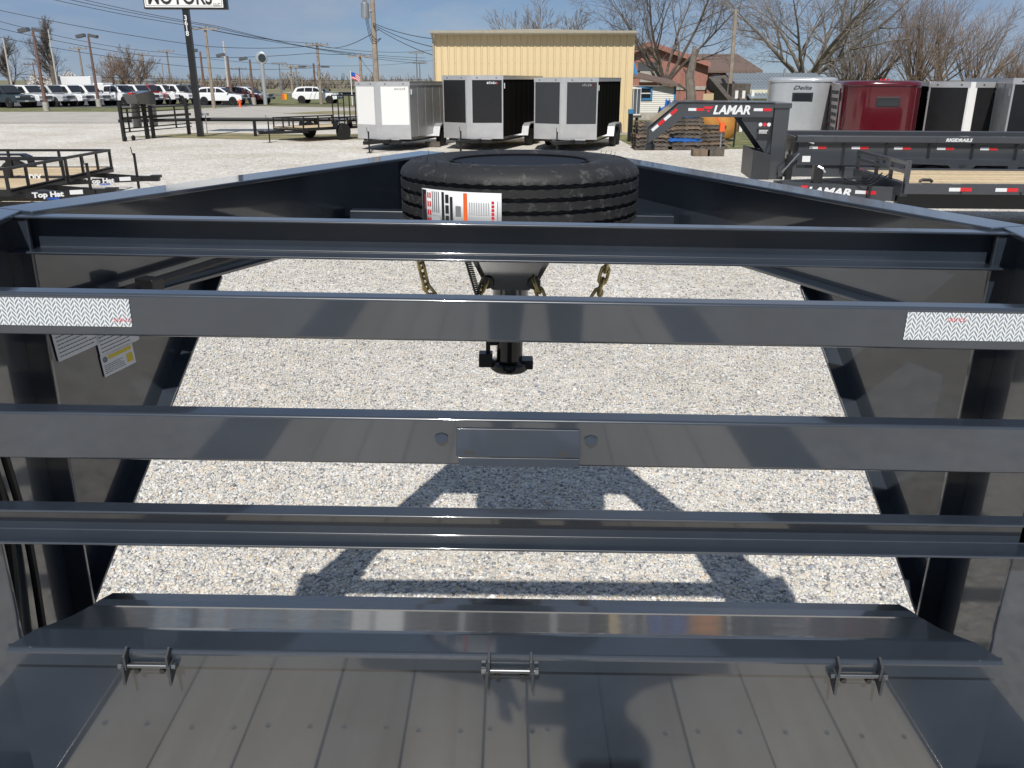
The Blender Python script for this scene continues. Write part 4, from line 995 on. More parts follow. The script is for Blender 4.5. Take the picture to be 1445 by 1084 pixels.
m = MB(); m.slab([(-1.95, .22, zn+.010), (.0, .22, zn+.004), (.0, 1.70, zn+.004), (-1.95, 1.70, zn+.010)], (0, 0, .012)); dpart(m, 'neck_top', bevel=0)
m = MB(); m.slab([(-1.95, .22, zn+.010), (-2.56, .22, zn-.50), (-2.56, 1.70, zn-.50), (-1.95, 1.70, zn+.010)], (0, 0, .014)); dpart(m, 'neck_nose', bevel=0)
m = MB(); m.tube([(-2.46, .95, zn-.5), (-2.46, .95, zc(217, dY))], .075, 14); m.lathe([(.11, 0), (.11, .12), (.07, .13)], 14, c=(-2.46, .95, zc(217, dY)-.01)); m.build('coupler_post', DG, DT, smooth=True)
text('lettering', 'LAMAR', .235, M['print_white'], DT, (-1.24, .246, zn-.215), ext=.002, shear=.25, bold=.009, sx=.98)
m = MB(); m.prism([(-1.44, zn-.07), (-1.24, zn-.07), (-1.27, zn-.12), (-1.39, zn-.12)], 1, .243, .249); m.prism([(-1.37, zn-.14), (-1.29, zn-.14), (-1.33, zn-.19)], 1, .243, .249); m.build('emblem', M['red_ink'], DT)
tape(DT, -1.74, .249, zn-.13, .32, .055); tape(DT, -.42, .249, zn-.13, .36, .055)
for k in range(4):
    t0, t1 = k*.25, k*.25+.25; a_ = Vector((-2.44, .247, zn-.575)); b_ = Vector((-1.95, .247, zn-.145)); q = MB(); p0, p1 = a_.lerp(b_, t0), a_.lerp(b_, t1); n_ = Vector((-.04, 0, .045))
    q.slab([p0, p1, p1+n_, p0+n_], (0, -.003, 0)); q.build('reflector_tape', M['tape_white' if k % 2 == 0 else 'tape_red'], DT)
m = MB(); m.prism([(-.36, .42), (-.36, 1.02), (.0, .93), (.0, .42)], 1, .20, 1.72); dpart(m, 'tool_box', M['charcoal'], .005)
m = MB(); m.box(-.30, -.06, .232, .236, zn-.62, zn-.50); m.build('decal_plate', M['ink'], DT)
for k in range(3):
    m = MB(); m.lathe([(0, -.003), (.038, -.003), (.038, 0)], 14, c=(-.26+.085*k, .236, zn-.42), axis=1); m.build('decal_roundel', M['print_white' if k != 1 else 'red_ink'], DT)
lines(DT, -.28, -.08, zn-.60, zn-.52, 3, 'print_white', h=.016, y=.230, seed=3)
jack(DT, .34, .02, .12, 1.05); m = MB(); m.box(.30, .42, -.04, .10, .25, .95); dpart(m, 'jack_leg', M['black'])
m = MB(); m.tube([(.22, -.02, .60), (.52, -.03, .98)], .022, 8); m.build('jack_handle', M['steel'], DT)
# hopper
bx_0, bx_1 = .52, 8.6; zT, zS, zF = zc(191, dY), zc(201, dY), zc(233, dY)
zL = zc(250, dY)
m = MB(); m.box(bx_0, bx_1, .10, .14, zF, zS); dpart(m, 'near_side', bevel=0)
m = MB(); m.box(bx_0, bx_1, W2-.14, W2-.10, zF, zS); dpart(m, 'far_side', bevel=0)
m = MB(); m.box(bx_0, bx_0+.05, .14, W2-.14, zF, zT-.06); dpart(m, 'front_wall', bevel=0)
m = MB(); m.box(bx_0, bx_1, .14, W2-.14, zF-.02, zF+.03); dpart(m, 'floor', bevel=0)
for y0, y1 in ((.0, .15), (W2-.15, W2)):
    m = MB(); m.box(bx_0-.06, bx_1, y0, y1, zS, zT); dpart(m, 'top_rail', bevel=.02)
for k in range(4):
    m = MB(); m.box(bx_0+1.95*k+.7, bx_0+1.95*k+.708, -.002, .01, zS, zT-.02); m.build('rail_seam', M['ink'], DT)
text('lettering', 'RIGIDRAILS', .085, M['print_white'], DT, (3.34, -.003, (zS+zT)/2-.03), ext=.001, shear=.2, bold=.004, sx=1.15)
for k in range(9):
    x = bx_0+.90+.83*k
    m = MB(); m.prism([(x-.03, zF), (x-.012, zF), (x+.012, zF), (x+.03, zF)][:0] or [(x-.035, .10), (x, .015), (x+.035, .10)], 2, zF, zS); dpart(m, 'side_stake', bevel=0)
    tape(DT, x-.68, .098, zS-.10, .33, .055)
m = MB(); m.box(bx_0-.3, bx_1, .16, .30, zL, zF-.02); dpart(m, 'frame_rail')
m = MB(); m.box(bx_0-.3, bx_1, W2-.30, W2-.16, zL, zF-.02); dpart(m, 'frame_rail')
m = MB(); m.prism([(bx_0, 1.0), (bx_0, zL), (bx_0-.35, zL), (bx_0-.35, zL+.18)], 1, .12, .15); dpart(m, 'front_gusset', bevel=0)
for x in (3.15, 4.10):
    for y in (.06, W2-.06): wheel(DT, (x, y, .39), .39, .24, axis=1)
m = MB(); m.prism([(2.05, zF-.10), (2.45, zF+.12), (2.60, zF+.16), (4.75, zF+.14), (4.75, zF-.28), (4.66, zF-.28), (4.55, zF+.04), (3.95, zF+.04), (3.85, zF-.05), (3.52, zF-.05), (3.42, zF+.04), (2.70, zF+.06), (2.60, zF+.02), (2.45, zL), (2.05, zL)], 1, -.12, .12); dpart(m, 'fender', bevel=0)
m = MB(); m.prism([(3.62, zF+.045), (3.78, zF+.045), (3.70, zF-.03), (3.66, zF-.03)], 1, -.125, -.121); m.build('fender_emblem', M['ink'], DT)
m = MB(); m.box(2.0, 4.8, .13, .16, .3, zF); m.build('wheel_well', M['ink'], DT)
m = MB(); m.box(1.45, 2.02, -.06, .16, zF-.22, zF-.02); dpart(m, 'side_step')
text('lettering', 'Z-GANG', .10, M['print_white'], DT, (5.02, .094, zF+.05), ext=.001, shear=.2, bold=.005, sx=1.1)
m = MB(); m.tube([(.50, .05, zT-.02), (.62, .03, zT-.10), (.80, .02, zT-.16)], .018, 6); m.build('tarp_handle', M['steel'], DT)
m = MB(); m.box(.62, .78, .095, .099, zF+.06, zF+.18); m.build('decal_plate', M['print_white'], DT)
m = MB(); m.tube([(5.25+.09*math.cos(k*.45), -.03, zS+.02+.10*math.sin(k*.45)) for k in range(14)], .014, 6, closed=True); m.build('tie_ring', M['steel'], DT)

# ------------------------------------------------------------------ deck trailer in front of it
FY = 13.5
fx0 = P(1300, 262, FY).x; FTz = zc(262, FY)
FT = empty('deck_trailer', (fx0, FY, 0), R(-3.5), 'dark grey flat deck trailer with new pine boards and LAMAR tongue', 'trailer')
dw = 2.5; nb = 13; pb = None
for k in range(nb):
    y = .10+(dw-.2)*(k+.5)/nb; m = MB(); m.box(-.15, 6.5, -.5*(dw-.2)/nb+.003, .5*(dw-.2)/nb-.003, -.04, 0)
    o = m.build('deck_plank', M['pine'], FT, loc=(0, y, FTz+.003*(k % 2)))
    o.rotation_euler = (0, 0, 0)
def fp_(m, name, mt=None, bevel=.005): return m.build(name, mt or DG, FT, bevel=bevel)
for y0, y1 in ((-.02, .09), (dw-.09, dw+.02)):
    m = MB(); m.box(-.25, 6.6, y0, y1, FTz-.13, FTz+.025); fp_(m, 'rub_rail')
m = MB(); m.box(-.26, -.16, .09, dw-.09, FTz-.18, FTz+.03); fp_(m, 'front_beam')
for k in range(5): tape(FT, .42+.70*k, -.022, FTz-.055, .34, .055)
m = MB(); m.box(-.2, 6.5, .35, .50, FTz-.40, FTz-.05); fp_(m, 'main_beam', M['black']); m = MB(); m.box(-.2, 6.5, dw-.5, dw-.35, FTz-.40, FTz-.05); fp_(m, 'main_beam', M['black'])
for k in range(6):
    m = MB(); m.tube([(.05+.0*k, -.0, FTz+.02), (.05, .0, FTz+.02)], .01, 5) if False else m.box(.6+.9*k, .68+.9*k, -.07, -.021, FTz-.12, FTz-.09); fp_(m, 'stake_pocket', bevel=0)
m = MB(); m.tube([(.06, .25, FTz+.03), (.10, .25, FTz+.06), (.22, .25, FTz+.06), (.26, .25, FTz+.03)], .025, 8); fp_(m, 'tie_down', M['black'], 0)
# rack at the front of the deck
for z in (.30, .17):
    m = MB(); m.box(-.25, -.19, .05, dw-.05, FTz+z, FTz+z+.055); fp_(m, 'rack_rail')
for y in (.05, .72, 1.40, dw-.10):
    m = MB(); m.box(-.248, -.192, y, y+.055, FTz+.03, FTz+.17); m.box(-.248, -.192, y, y+.055, FTz+.225, FTz+.30); fp_(m, 'rack_post')
m = MB(); m.box(-.25, -.19, .0, .06, FTz-.12, FTz+.38); fp_(m, 'rack_post')
# tongue: two rails converging, with the lettering on the near one
tz0, tz1 = FTz-.30, FTz-.08; tl = 1.65; tm = dw/2
for s, y in ((-1, .45), (1, dw-.45)):
    a_, b_ = Vector((-.2, y, (tz0+tz1)/2)), Vector((-.2-tl, tm+s*.10, (tz0+tz1)/2)); m = MB(); m.bar(a_, b_, .07, tz1-tz0); fp_(m, 'tongue_rail')
    if s < 0:
        d = (a_-b_).normalized(); an = math.atan2(d.y, d.x); nn = Vector((d.y, -d.x, 0)); p = b_+d*.42+nn*.038; p.z = tz0+.045
        text('lettering', 'LAMAR', .165, M['print_white'], FT, p, rot=(R(90), 0, an), ext=.001, shear=.25, bold=.007, sx=1.3)
        p2 = b_+d*.32+nn*.038; q = MB(); q.slab([p2+Vector((0,0,.03)), p2+d*.10+Vector((0,0,.03)), p2+d*.12+Vector((0,0,.07)), p2+Vector((-.0,0,.07))], nn*.002); q.build('emblem', M['red_ink'], FT)
        for k in range(2):
            p3 = b_+d*(1.18+.16*k)+nn*.037+Vector((0,0,-.02)); q = MB(); q.slab([p3, p3+d*.16, p3+d*.16+Vector((0,0,.055)), p3+Vector((0,0,.055))], nn*.002); q.build('reflector_tape', M['tape_white' if k == 0 else 'tape_red'], FT)
m = MB(); m.box(-.30-tl, -.05-tl, tm-.12, tm+.12, tz0, tz1); fp_(m, 'coupler', M['black'])
m = MB(); m.box(-.10-tl+.35, .05-tl+.35, tm-.32, tm-.17, tz0-.2, FTz+.22); fp_(m, 'jack_leg', M['black'])
m = MB(); m.tube([(-tl+.3, tm-.30, FTz+.20), (-tl+.38, tm-.34, FTz+.16), (-tl+.42, tm-.36, FTz+.10)], .018, 6); m.build('jack_handle', M['steel'], FT)
m = MB(); m.box(-.62, -.58, .5, dw-.5, tz0, tz1); m.box(-.55, -.20, .7, dw-.7, tz0, tz0+.03); fp_(m, 'tongue_tray', M['black'])
for k, q_ in enumerate(((-.5, .62), (-.42, .9), (-.35, 1.2))):
    cable('wiring_loom', [(-.3, q_[1], FTz+.1), (q_[0]-.1, q_[1]-.1, FTz-.05), (q_[0]-.3, q_[1]+.05, tz1+.02), (-1.2, tm-.1, tz1+.02)], .012, parent=FT)
for x in (3.6, 4.5):
    for y in (.2, dw-.2): wheel(FT, (x, y, .36), .36, .22, axis=1)

# ------------------------------------------------------------------ rounded-nose horse trailers
def horse_trailer(loc, rz, w, ln, z0, h, mt, capm, label, slats=False, logo='ink'):
    e = empty('horse_trailer', loc, rz, label, 'trailer', 'horse trailers behind the dump trailer')
    a = w/2; rc = a*.74
    def plan(off, n_=8):
        pts = []
        for (cx, cy, t0) in ((-a+rc, rc, 180), (a-rc, rc, 270)):
            for k in range(n_+1):
                t = R(t0+90*k/n_); pts.append((cx+(rc+off)*math.cos(t), cy+(rc+off)*math.sin(t)))
        pts += [(a+off, ln), (-a-off, ln)]; return pts
    m = MB(); n_ = len(plan(0)); rows = [(z0, -.03), (z0+.5, 0), (h-.14, 0)]
    vs = []
    for z, off in rows: vs += [(x, y, z) for x, y in plan(off)]
    fs = [(i*n_+k, i*n_+(k+1) % n_, (i+1)*n_+(k+1) % n_, (i+1)*n_+k) for i in range(len(rows)-1) for k in range(n_)]
    m.add(vs, fs); m.build('body', M[mt], e, smooth=True)
    m = MB(); rows = [(h-.14, .0), (h-.135, .025), (h-.10, .03), (h-.05, .015), (h-.015, -.03), (h, -.10)]; vs = []
    for z, off in rows: vs += [(x, y, z) for x, y in plan(off)]
    fs = [(i*n_+k, i*n_+(k+1) % n_, (i+1)*n_+(k+1) % n_, (i+1)*n_+k) for i in range(len(rows)-1) for k in range(n_)]
    fs.append(tuple((len(rows)-1)*n_+k for k in range(n_))); m.add(vs, fs); m.build('roof_cap', M[capm], e, smooth=True)
    m = MB(); zz = z0+(h-z0)*.72; m.box(-.30+.08, .30+.08, -.012, .02, zz-.13, zz+.13); f = m.build('window_frame', M['ink'], e, bevel=.03)
    m = MB(); m.box(-.25+.08, .25+.08, -.018, -.012, zz-.10, zz+.10); m.build('pane', M['glass'], f, bevel=.0)
    if logo == 'ink': text('lettering', 'Delta', .15, M[logo], e, (-.22, -.016, zz+.22), ext=.001, shear=.4, bold=.001, sx=1.6)
    if slats:
        for r_ in range(7):
            for k in range(6):
                y = rc+.25+.42*k; z = z0+.35+.20*r_
                m = MB(); m.box(-a-.012, -a+.01, y, y+.32, z, z+.10); m.build('vent_slot', M['ink'], e)
        m = MB(); m.box(-a-.03, -a, rc+.1, rc+.16, z0+.2, h-.2); m.build('side_post', M[capm], e)
        for k in range(3):
            m = MB(); m.lathe([(0, .05), (.03, .04), (.035, 0)], 8, c=(-.08+.09*k, .5, h)); m.build('roof_light', M['red_ink'], e, smooth=True)
    for s in (-1, 1):
        for k in range(2): wheel(e, (s*(a+.10), ln*.55+.8*k, .33), .33, .2)
    m = MB(); m.box(-a+.05, a-.05, .3, ln, z0-.15, z0); m.build('chassis', M['black'], e)
    return e
hY = 27.0
horse_trailer((P(1128, 140, hY).x, hY, 0), R(-20), 2.0, 4.2, .45, zc(109, hY), 'silver_paint', 'silver_paint', 'silver horse trailer with rounded nose behind the gooseneck dump trailer')
hY2 = 24.0
horse_trailer((P(1249, 140, hY2).x, hY2, 0), R(-11.5), 2.05, 4.2, .45, zc(114, hY2), 'maroon', 'maroon', 'dark red horse trailer with slatted side and rounded nose', slats=True, logo='maroon_dark')
cargo_trailer((P(1366, 150, 24.5).x, 24.5, 0), R(-21), 2.05, 4.6, zc(117, 24.5)+.02, .40, 'black', 'black_side', True, 'black enclosed trailer with pale nose strip right of the red horse trailer', logo='white', ridge='white_flat', rw_=.035)
cargo_trailer((P(1488, 150, 22.5).x, 22.5, 0), R(-13), 2.05, 4.6, zc(112, 22.5)+.02, .40, 'black', 'side_grey', True, 'grey enclosed trailer cut off by the right edge of the photo', logo='dark')

# ------------------------------------------------------------------ pallets, tank, oddments
pY = 31.2; pal = None
pc = G(962, 214)
def pallet_mesh(e, pale=False):
    mt = M['pallet_pale' if pale else 'pallet']
    for k in range(7):
        m = MB(); x = -.54+.18*k; m.box(x-.055, x+.055, -.5, .5, .115, .135); m.build('top_board', mt, e)
    for y in (-.46, 0, .46):
        m = MB(); m.box(-.6, .6, y-.02, y+.02, .022, .115); m.build('stringer', mt, e)
    for k in range(3):
        m = MB(); x = -.5+.5*k; m.box(x-.05, x+.05, -.5, .5, .0, .022); m.build('bottom_board', mt, e)
stacks = [(-.95, 0, 7, .0), (.25, .15, 8, .0), (1.20, .5, 6, .0)]
names = ['left', 'middle', 'right']
PP = None
ords = ['bottom', 'second', 'third', 'fourth', 'fifth', 'sixth', 'seventh', 'eighth']
for si, (dx, dy, n_, _) in enumerate(stacks):
    for k in range(n_):
        rz = random.uniform(-.12, .12); lab = 'weathered wooden pallet, %s from the ground in the %s pallet stack' % (ords[k] if k else 'lowest', names[si])
        loc = (pc.x+dx+random.uniform(-.08, .08), pc.y+1.0+dy+random.uniform(-.06, .06), .139*k)
        if PP is None:
            PP = empty('pallet', loc, rz, lab, 'pallet', 'pallets piled behind the gravel'); pallet_mesh(PP)
            bpy.context.view_layer.update()
            pp_children = [q for q in bpy.data.objects if q.parent == PP]
        else:
            c = PP.copy(); COL.objects.link(c); c.location = loc; c.rotation_euler = (random.uniform(-.02, .02), random.uniform(-.03, .03), rz); c['label'] = lab
            for q in pp_children:
                d_ = q.copy(); COL.objects.link(d_); d_.parent = c
                if si == 1 and k == 2: d_.material_slots[0].link = 'OBJECT'; d_.material_slots[0].material = M['blue_tarp']
                elif (k+si) % 3 == 0: d_.material_slots[0].link = 'OBJECT'; d_.material_slots[0].material = M['pallet_pale']
tk = P(1012, 183, 36); e = empty('tank', (P(1011, 170, 36.5).x, 36.5, 0), 0, 'rusty orange upright tank standing on grass behind the pallets', 'tank')
m = MB(); m.lathe([(0, .05), (.45, .06), (.72, .16), (.86, .42), (.90, .75), (.86, 1.08), (.72, 1.32), (.45, 1.44), (0, 1.47)], 28); m.build('shell', M['rust_tank'], e, smooth=True)
m = MB(); m.lathe([(.5, 0), (.5, .10)], 20); m.build('foot_ring', M['black'], e); m = MB(); m.lathe([(.12, 1.44), (.12, 1.56), (0, 1.58)], 12); m.build('cap', M['rust_tank'], e)
for px, lab, s_ in ((988, 'pale timber block on gravel before the pallets', .22), (1008, 'dark square timber block by the pallets', .25)):
    q = G(px, 220); m = MB(); m.box(-.28, .28, -.2, .2, 0, s_); o = m.build('timber_block', M['pallet_pale' if s_ < .24 else 'pallet'], None, loc=q, bevel=.01); tag(o, lab, 'block', 'timber blocks by the pallets')
q = G(1016, 214); e = empty('floor_jack', q, 0, 'red topped jack stand beside the pallets', 'jack'); m = MB(); m.tube([(0, 0, 0), (0, 0, .7)], .03, 8); m.build('stem', M['galv'], e); m = MB(); m.box(-.08, .08, -.08, .08, .68, .98); m.tube([(-.02, 0, .9), (-.2, 0, 1.15)], .03, 6); m.build('head', M['orange_ink'], e)
# bundled blue tarp on the pallets and by the house
def tarp(loc, s, lab, seed):
    rr = random.Random(seed); m = MB(); n1, n2 = 16, 8; vs = []
    for i in range(n2+1):
        ph = math.pi/2*i/n2
        for k in range(n1):
            t = 2*math.pi*k/n1; r_ = math.cos(ph)*(1+.25*rr.uniform(-1, 1)); vs.append((s[0]*r_*math.cos(t), s[1]*r_*math.sin(t), s[2]*math.sin(ph)*(1+.15*rr.uniform(-1, 1))))
    m.add(vs, [(i*n1+k, i*n1+(k+1) % n1, (i+1)*n1+(k+1) % n1, (i+1)*n1+k) for i in range(n2) for k in range(n1)])
    o = m.build('tarp', M['blue_tarp'], None, loc=loc, smooth=True); tag(o, lab, 'tarp', 'blue tarps by the pallets')
tarp((pc.x+.35, pc.y+1.2, .139*8+.01), (.45, .4, .45), 'crumpled blue tarp on top of the pallet stacks', 4)
tarp((P(945, 170, 33).x, 33.4, 0), (.5, .5, 1.55), 'blue tarp heap left of the pallet stacks', 5)
# wire fence posts by the building
q = P(888, 203, 36); e = empty('fence_post', (q.x, 36, 0), 0, 'black square post with a blue cap at the yellow building corner', 'post'); hh = P(888, 155, 36).z
m = MB(); m.box(-.09, .09, -.09, .09, 0, hh-.15); m.build('shaft', M['black'], e); m = MB(); m.box(-.1, .1, -.1, .1, hh-.15, hh+.02); m.build('cap', M['blue_paint'], e)
q = G(1035, 208); e = tag(MB().tube([(q.x, q.y, 0), (q.x+.03, q.y, 1.75)], .035, 8).build('fence_post', M['ink'], None), 'thin dark steel post standing on grass right of the tank', 'post')
# frame crate / screen by the house
q = P(895, 165, 47); e = empty('screen_frame', (q.x, 47, 0), R(12), 'pale glazed frame standing by the white house', 'frame'); e.scale = (.42, .6, .82)
m = MB(); m.box(-.75, .75, -.05, .05, .75, .83); m.box(-.75, .75, -.05, .05, 2.35, 2.43)
for k in range(4): m.box(-.75+.475*k, -.68+.475*k, -.049, .049, .83, 2.35)
m.build('frame', M['white_flat'], e); m = MB(); m.box(-.7, .7, .0, .02, .83, 2.35); m.build('pane', M['glass_blue'], e); m = MB(); m.box(-.75, .75, -.4, .4, .62, .75); m.box(.3, .4, -.3, .3, 0, .62); m.box(-.4, -.3, -.3, .3, 0, .62); m.build('stand', M['pallet'], e)

# ------------------------------------------------------------------ houses on the right
hY3 = 56; x0, x1 = P(884, 140, hY3).x, P(951, 140, hY3).x; zE = P(930, 121, hY3).z
ho = empty('house', (x0, hY3, 0), 0, 'small white clapboard house with sky blue trim', 'house'); w_ = x1-x0
m = MB(); m.box(0, w_, 0.03, 7, 0, zE-.05); m.build('wall', M['siding'], ho)
nbd = 14; q0 = None
for k in range(nbd):
    z = .35+(zE-.40)*k/nbd; m = MB(); hh = (zE-.40)/nbd
    m.prism([(.03, 0), (-.035, 0.0), (-.008, hh+.01), (.03, hh+.01)], 0, 0, w_)
    if q0 is None: q0 = m.build('clapboard', M['siding'], ho, loc=(0, 0, z))
    else: share(q0, 'clapboard', ho, loc=(0, 0, z))
m = MB(); m.box(w_-.02, w_+.10, -.07, .08, .3, zE); m.build('corner_board', M['blue_paint'], ho)
m = MB(); m.box(-.1, w_+.12, -.06, 7, 0, .42); m.build('foundation', M['concrete'], ho)
wx0, wx1 = P(901.5, 130, hY3).x-x0, P(920.5, 130, hY3).x-x0; wz0, wz1 = P(910, 141.5, hY3).z, P(910, 122, hY3).z
m = MB(); 
for a_ in ((wx0, wx1, wz0, wz0+.12), (wx0, wx1, wz1-.12, wz1), (wx0, wx0+.12, wz0+.12, wz1-.12), (wx1-.12, wx1, wz0+.12, wz1-.12)): m.box(a_[0], a_[1], -.10, .0, a_[2], a_[3])
wf = m.build('window_frame', M['blue_paint'], ho); m = MB(); m.box(wx0+.12, wx1-.12, -.05, -.036, wz0+.12, wz1-.12); m.build('pane', M['glass'], wf); m = MB(); m.box(wx0+.12, wx1-.12, -.07, -.052, (wz0+wz1)/2-.03, (wz0+wz1)/2+.03); m.build('sash_bar', M['white_flat'], wf)
m = MB(); m.slab([(-.2, -.45, zE+.55), (w_+.35, -.45, zE-.12), (w_+.35, 3, zE+.25), (-.2, 3, zE+1.0)], (0, 0, .09)); m.build('porch_roof', M['brown_roof'], ho)
zb0, zb1 = P(895, 111, hY3).z, P(895, 79, hY3).z; xr = P(905, 95, hY3).x-x0
m = MB(); m.slab([(-2.5, .8, zb0), (xr, .8, zb0), (xr-.25, 2.6, zb1), (-2.5, 2.6, zb1)], (0, .05, .08)); m.build('blue_roof', M['blue_paint'], ho)
for k in range(5):
    x = -1.2+k*.45; m = MB(); m.slab([(x, .79, zb0+.02), (x+.04, .79, zb0+.02), (x+.04, 2.58, zb1+.02), (x, 2.58, zb1+.02)], (0, -.03, .09)); m.build('roof_seam', M['blue_paint'], ho)
# brick building with brown roofs
rY = 74; gx = lambda px: P(px, 90, rY).x; gz = lambda py: P(950, py, rY).z
bk = empty('brick_building', (0, rY, 0), 0, 'red brick building with brown shingle roofs behind the bare trees', 'building')
m = MB(); m.prism([(gx(868), 0), (gx(1000), 0), (gx(1000), gz(93)), (gx(915), gz(66)), (gx(868), gz(84))], 1, 0, 9); m.build('gable_wall', M['brick'], bk)
for a_, b_ in (((868, 85), (915, 65)), ((915, 65), (1001, 94))):
    m = MB(); p0, p1 = Vector((gx(a_[0]), -.5, gz(a_[1]))), Vector((gx(b_[0]), -.5, gz(b_[1]))); m.slab([p0, p1, p1+Vector((0, 10, 0)), p0+Vector((0, 10, 0))], (0, 0, .32)); m.build('gable_roof', M['brown_roof'], bk)
    m = MB(); m.slab([p0+Vector((0,-.06,-.05)), p1+Vector((0,-.06,-.05)), p1+Vector((0,-.06,.34)), p0+Vector((0,-.06,.34))], (0, .05, 0)); m.build('barge_board', M['brick'], bk)
m = MB(); m.box(gx(996), gx(1083), 3, 14, 0, gz(102)); m.build('wing_wall', M['brick'], bk)
m = MB(); m.slab([(gx(990), 2.2, gz(102.5)), (gx(1088), 2.2, gz(102.5)), (gx(1074), 8, gz(76)), (gx(984), 8, gz(76))], (0, .05, .2)); m.build('wing_roof', M['brown_roof'], bk)
m = MB(); m.box(gx(955), gx(1030), -.08, -.005, gz(127), gz(122)); m.build('stone_band', M['concrete'], bk)
m = MB(); m.box(gx(900), gx(932), -.3, -.02, gz(100), gz(88)); m.build('eave_box', M['car_grey'], bk); m = MB(); m.box(gx(903), gx(930), -.28, -.02, gz(116), gz(100.5)); m.build('stucco_bay', M['concrete'], bk)
for k in range(2):
    m = MB(); m.box(gx(1023+10*k), gx(1027+10*k), 2.9, 3.0, gz(116), gz(104)); m.build('window', M['glass'], bk)
m = MB(); m.box(gx(992), gx(1022), -1.0, -.95, gz(143), gz(132)); m.build('timber_fence', M['pine'], bk)
m = MB(); m.lathe([(0, -.3), (.6, -.28), (.75, 0), (.6, .2), (0, .25)], 14, c=(gx(1009), -.6, gz(118)), axis=1); m.build('wall_lamp', M['black'], bk)
# tin roofed shed, cream end
sY = 43; sx = lambda px: P(px, 130, sY).x; sz = lambda py: P(1110, py, sY).z
sd = empty('shed', (0, sY, 0), 0, 'low cream shed with pale corrugated tin roof behind the horse trailers', 'shed')
m = MB(); m.box(sx(1060), sx(1193), .5, 6, 0, sz(127)); m.build('wall', M['cream'], sd)
for k in range(30):
    x = sx(1163)+k*.09
    if x < sx(1191): q = MB(); q.box(x, x+.012, .485, .5, .1, sz(142)); q.build('board_joint', M['concrete'], sd)
xa, xb = sx(1056), sx(1196); nr = 26; dxr = (xb-xa)/nr
m = MB(); m.slab([(0, -.35, sz(139)), (dxr*.96, -.35, sz(139)), (dxr*.96-.1, 4.4, sz(104)), (-.1, 4.4, sz(104))], (0, 0, .05)); m.slab([(dxr*.40, -.35, sz(139)+.05), (dxr*.56, -.35, sz(139)+.05), (dxr*.56-.1, 4.4, sz(104)+.05), (dxr*.40-.1, 4.4, sz(104)+.05)], (0, 0, .035))
rp_ = m.build('roof_sheet', M['tin_roof'], sd, loc=(xa, 0, 0))
for k in range(1, nr): share(rp_, 'roof_sheet', sd, loc=(xa+dxr*k, 0, 0))
m = MB(); m.slab([(xa-.12, -.3, sz(139)-.1), (xa-.12, 4.4, sz(104)-.1), (xa-1.0, 4.4, sz(110)), (xa-1.0, -.2, sz(139)-.1)], (0, 0, .06)); m.build('gable_edge', M['pallet'], sd)
m = MB(); m.box(sx(1034), sx(1060), .2, 4, 0, sz(118)); m.build('lean_to', M['pallet'], sd)
for px in (1037, 1047, 1060):
    m = MB(); m.box(sx(px), sx(px)+.14, -.1, .05, 0, sz(128)); m.build('porch_post', M['white_flat'], sd)
m = MB(); m.box(sx(1172.5), sx(1186.5), .40, .49, sz(150.5), sz(130)); wf = m.build('window_frame', M['white_flat'], sd); m = MB(); m.box(sx(1174.5), sx(1184.8), .37, .40, sz(149), sz(141)); m.build('pane', M['glass_blue'], wf); m = MB(); m.box(sx(1174.5), sx(1184.8), .37, .40, sz(139.5), sz(131.5)); m.build('pane', M['glass_blue'], wf)
m = MB(); m.tube([(sx(1122), 2, sz(110)), (sx(1122), 2, sz(96))], .05, 8); m.build('flue', M['galv'], sd)

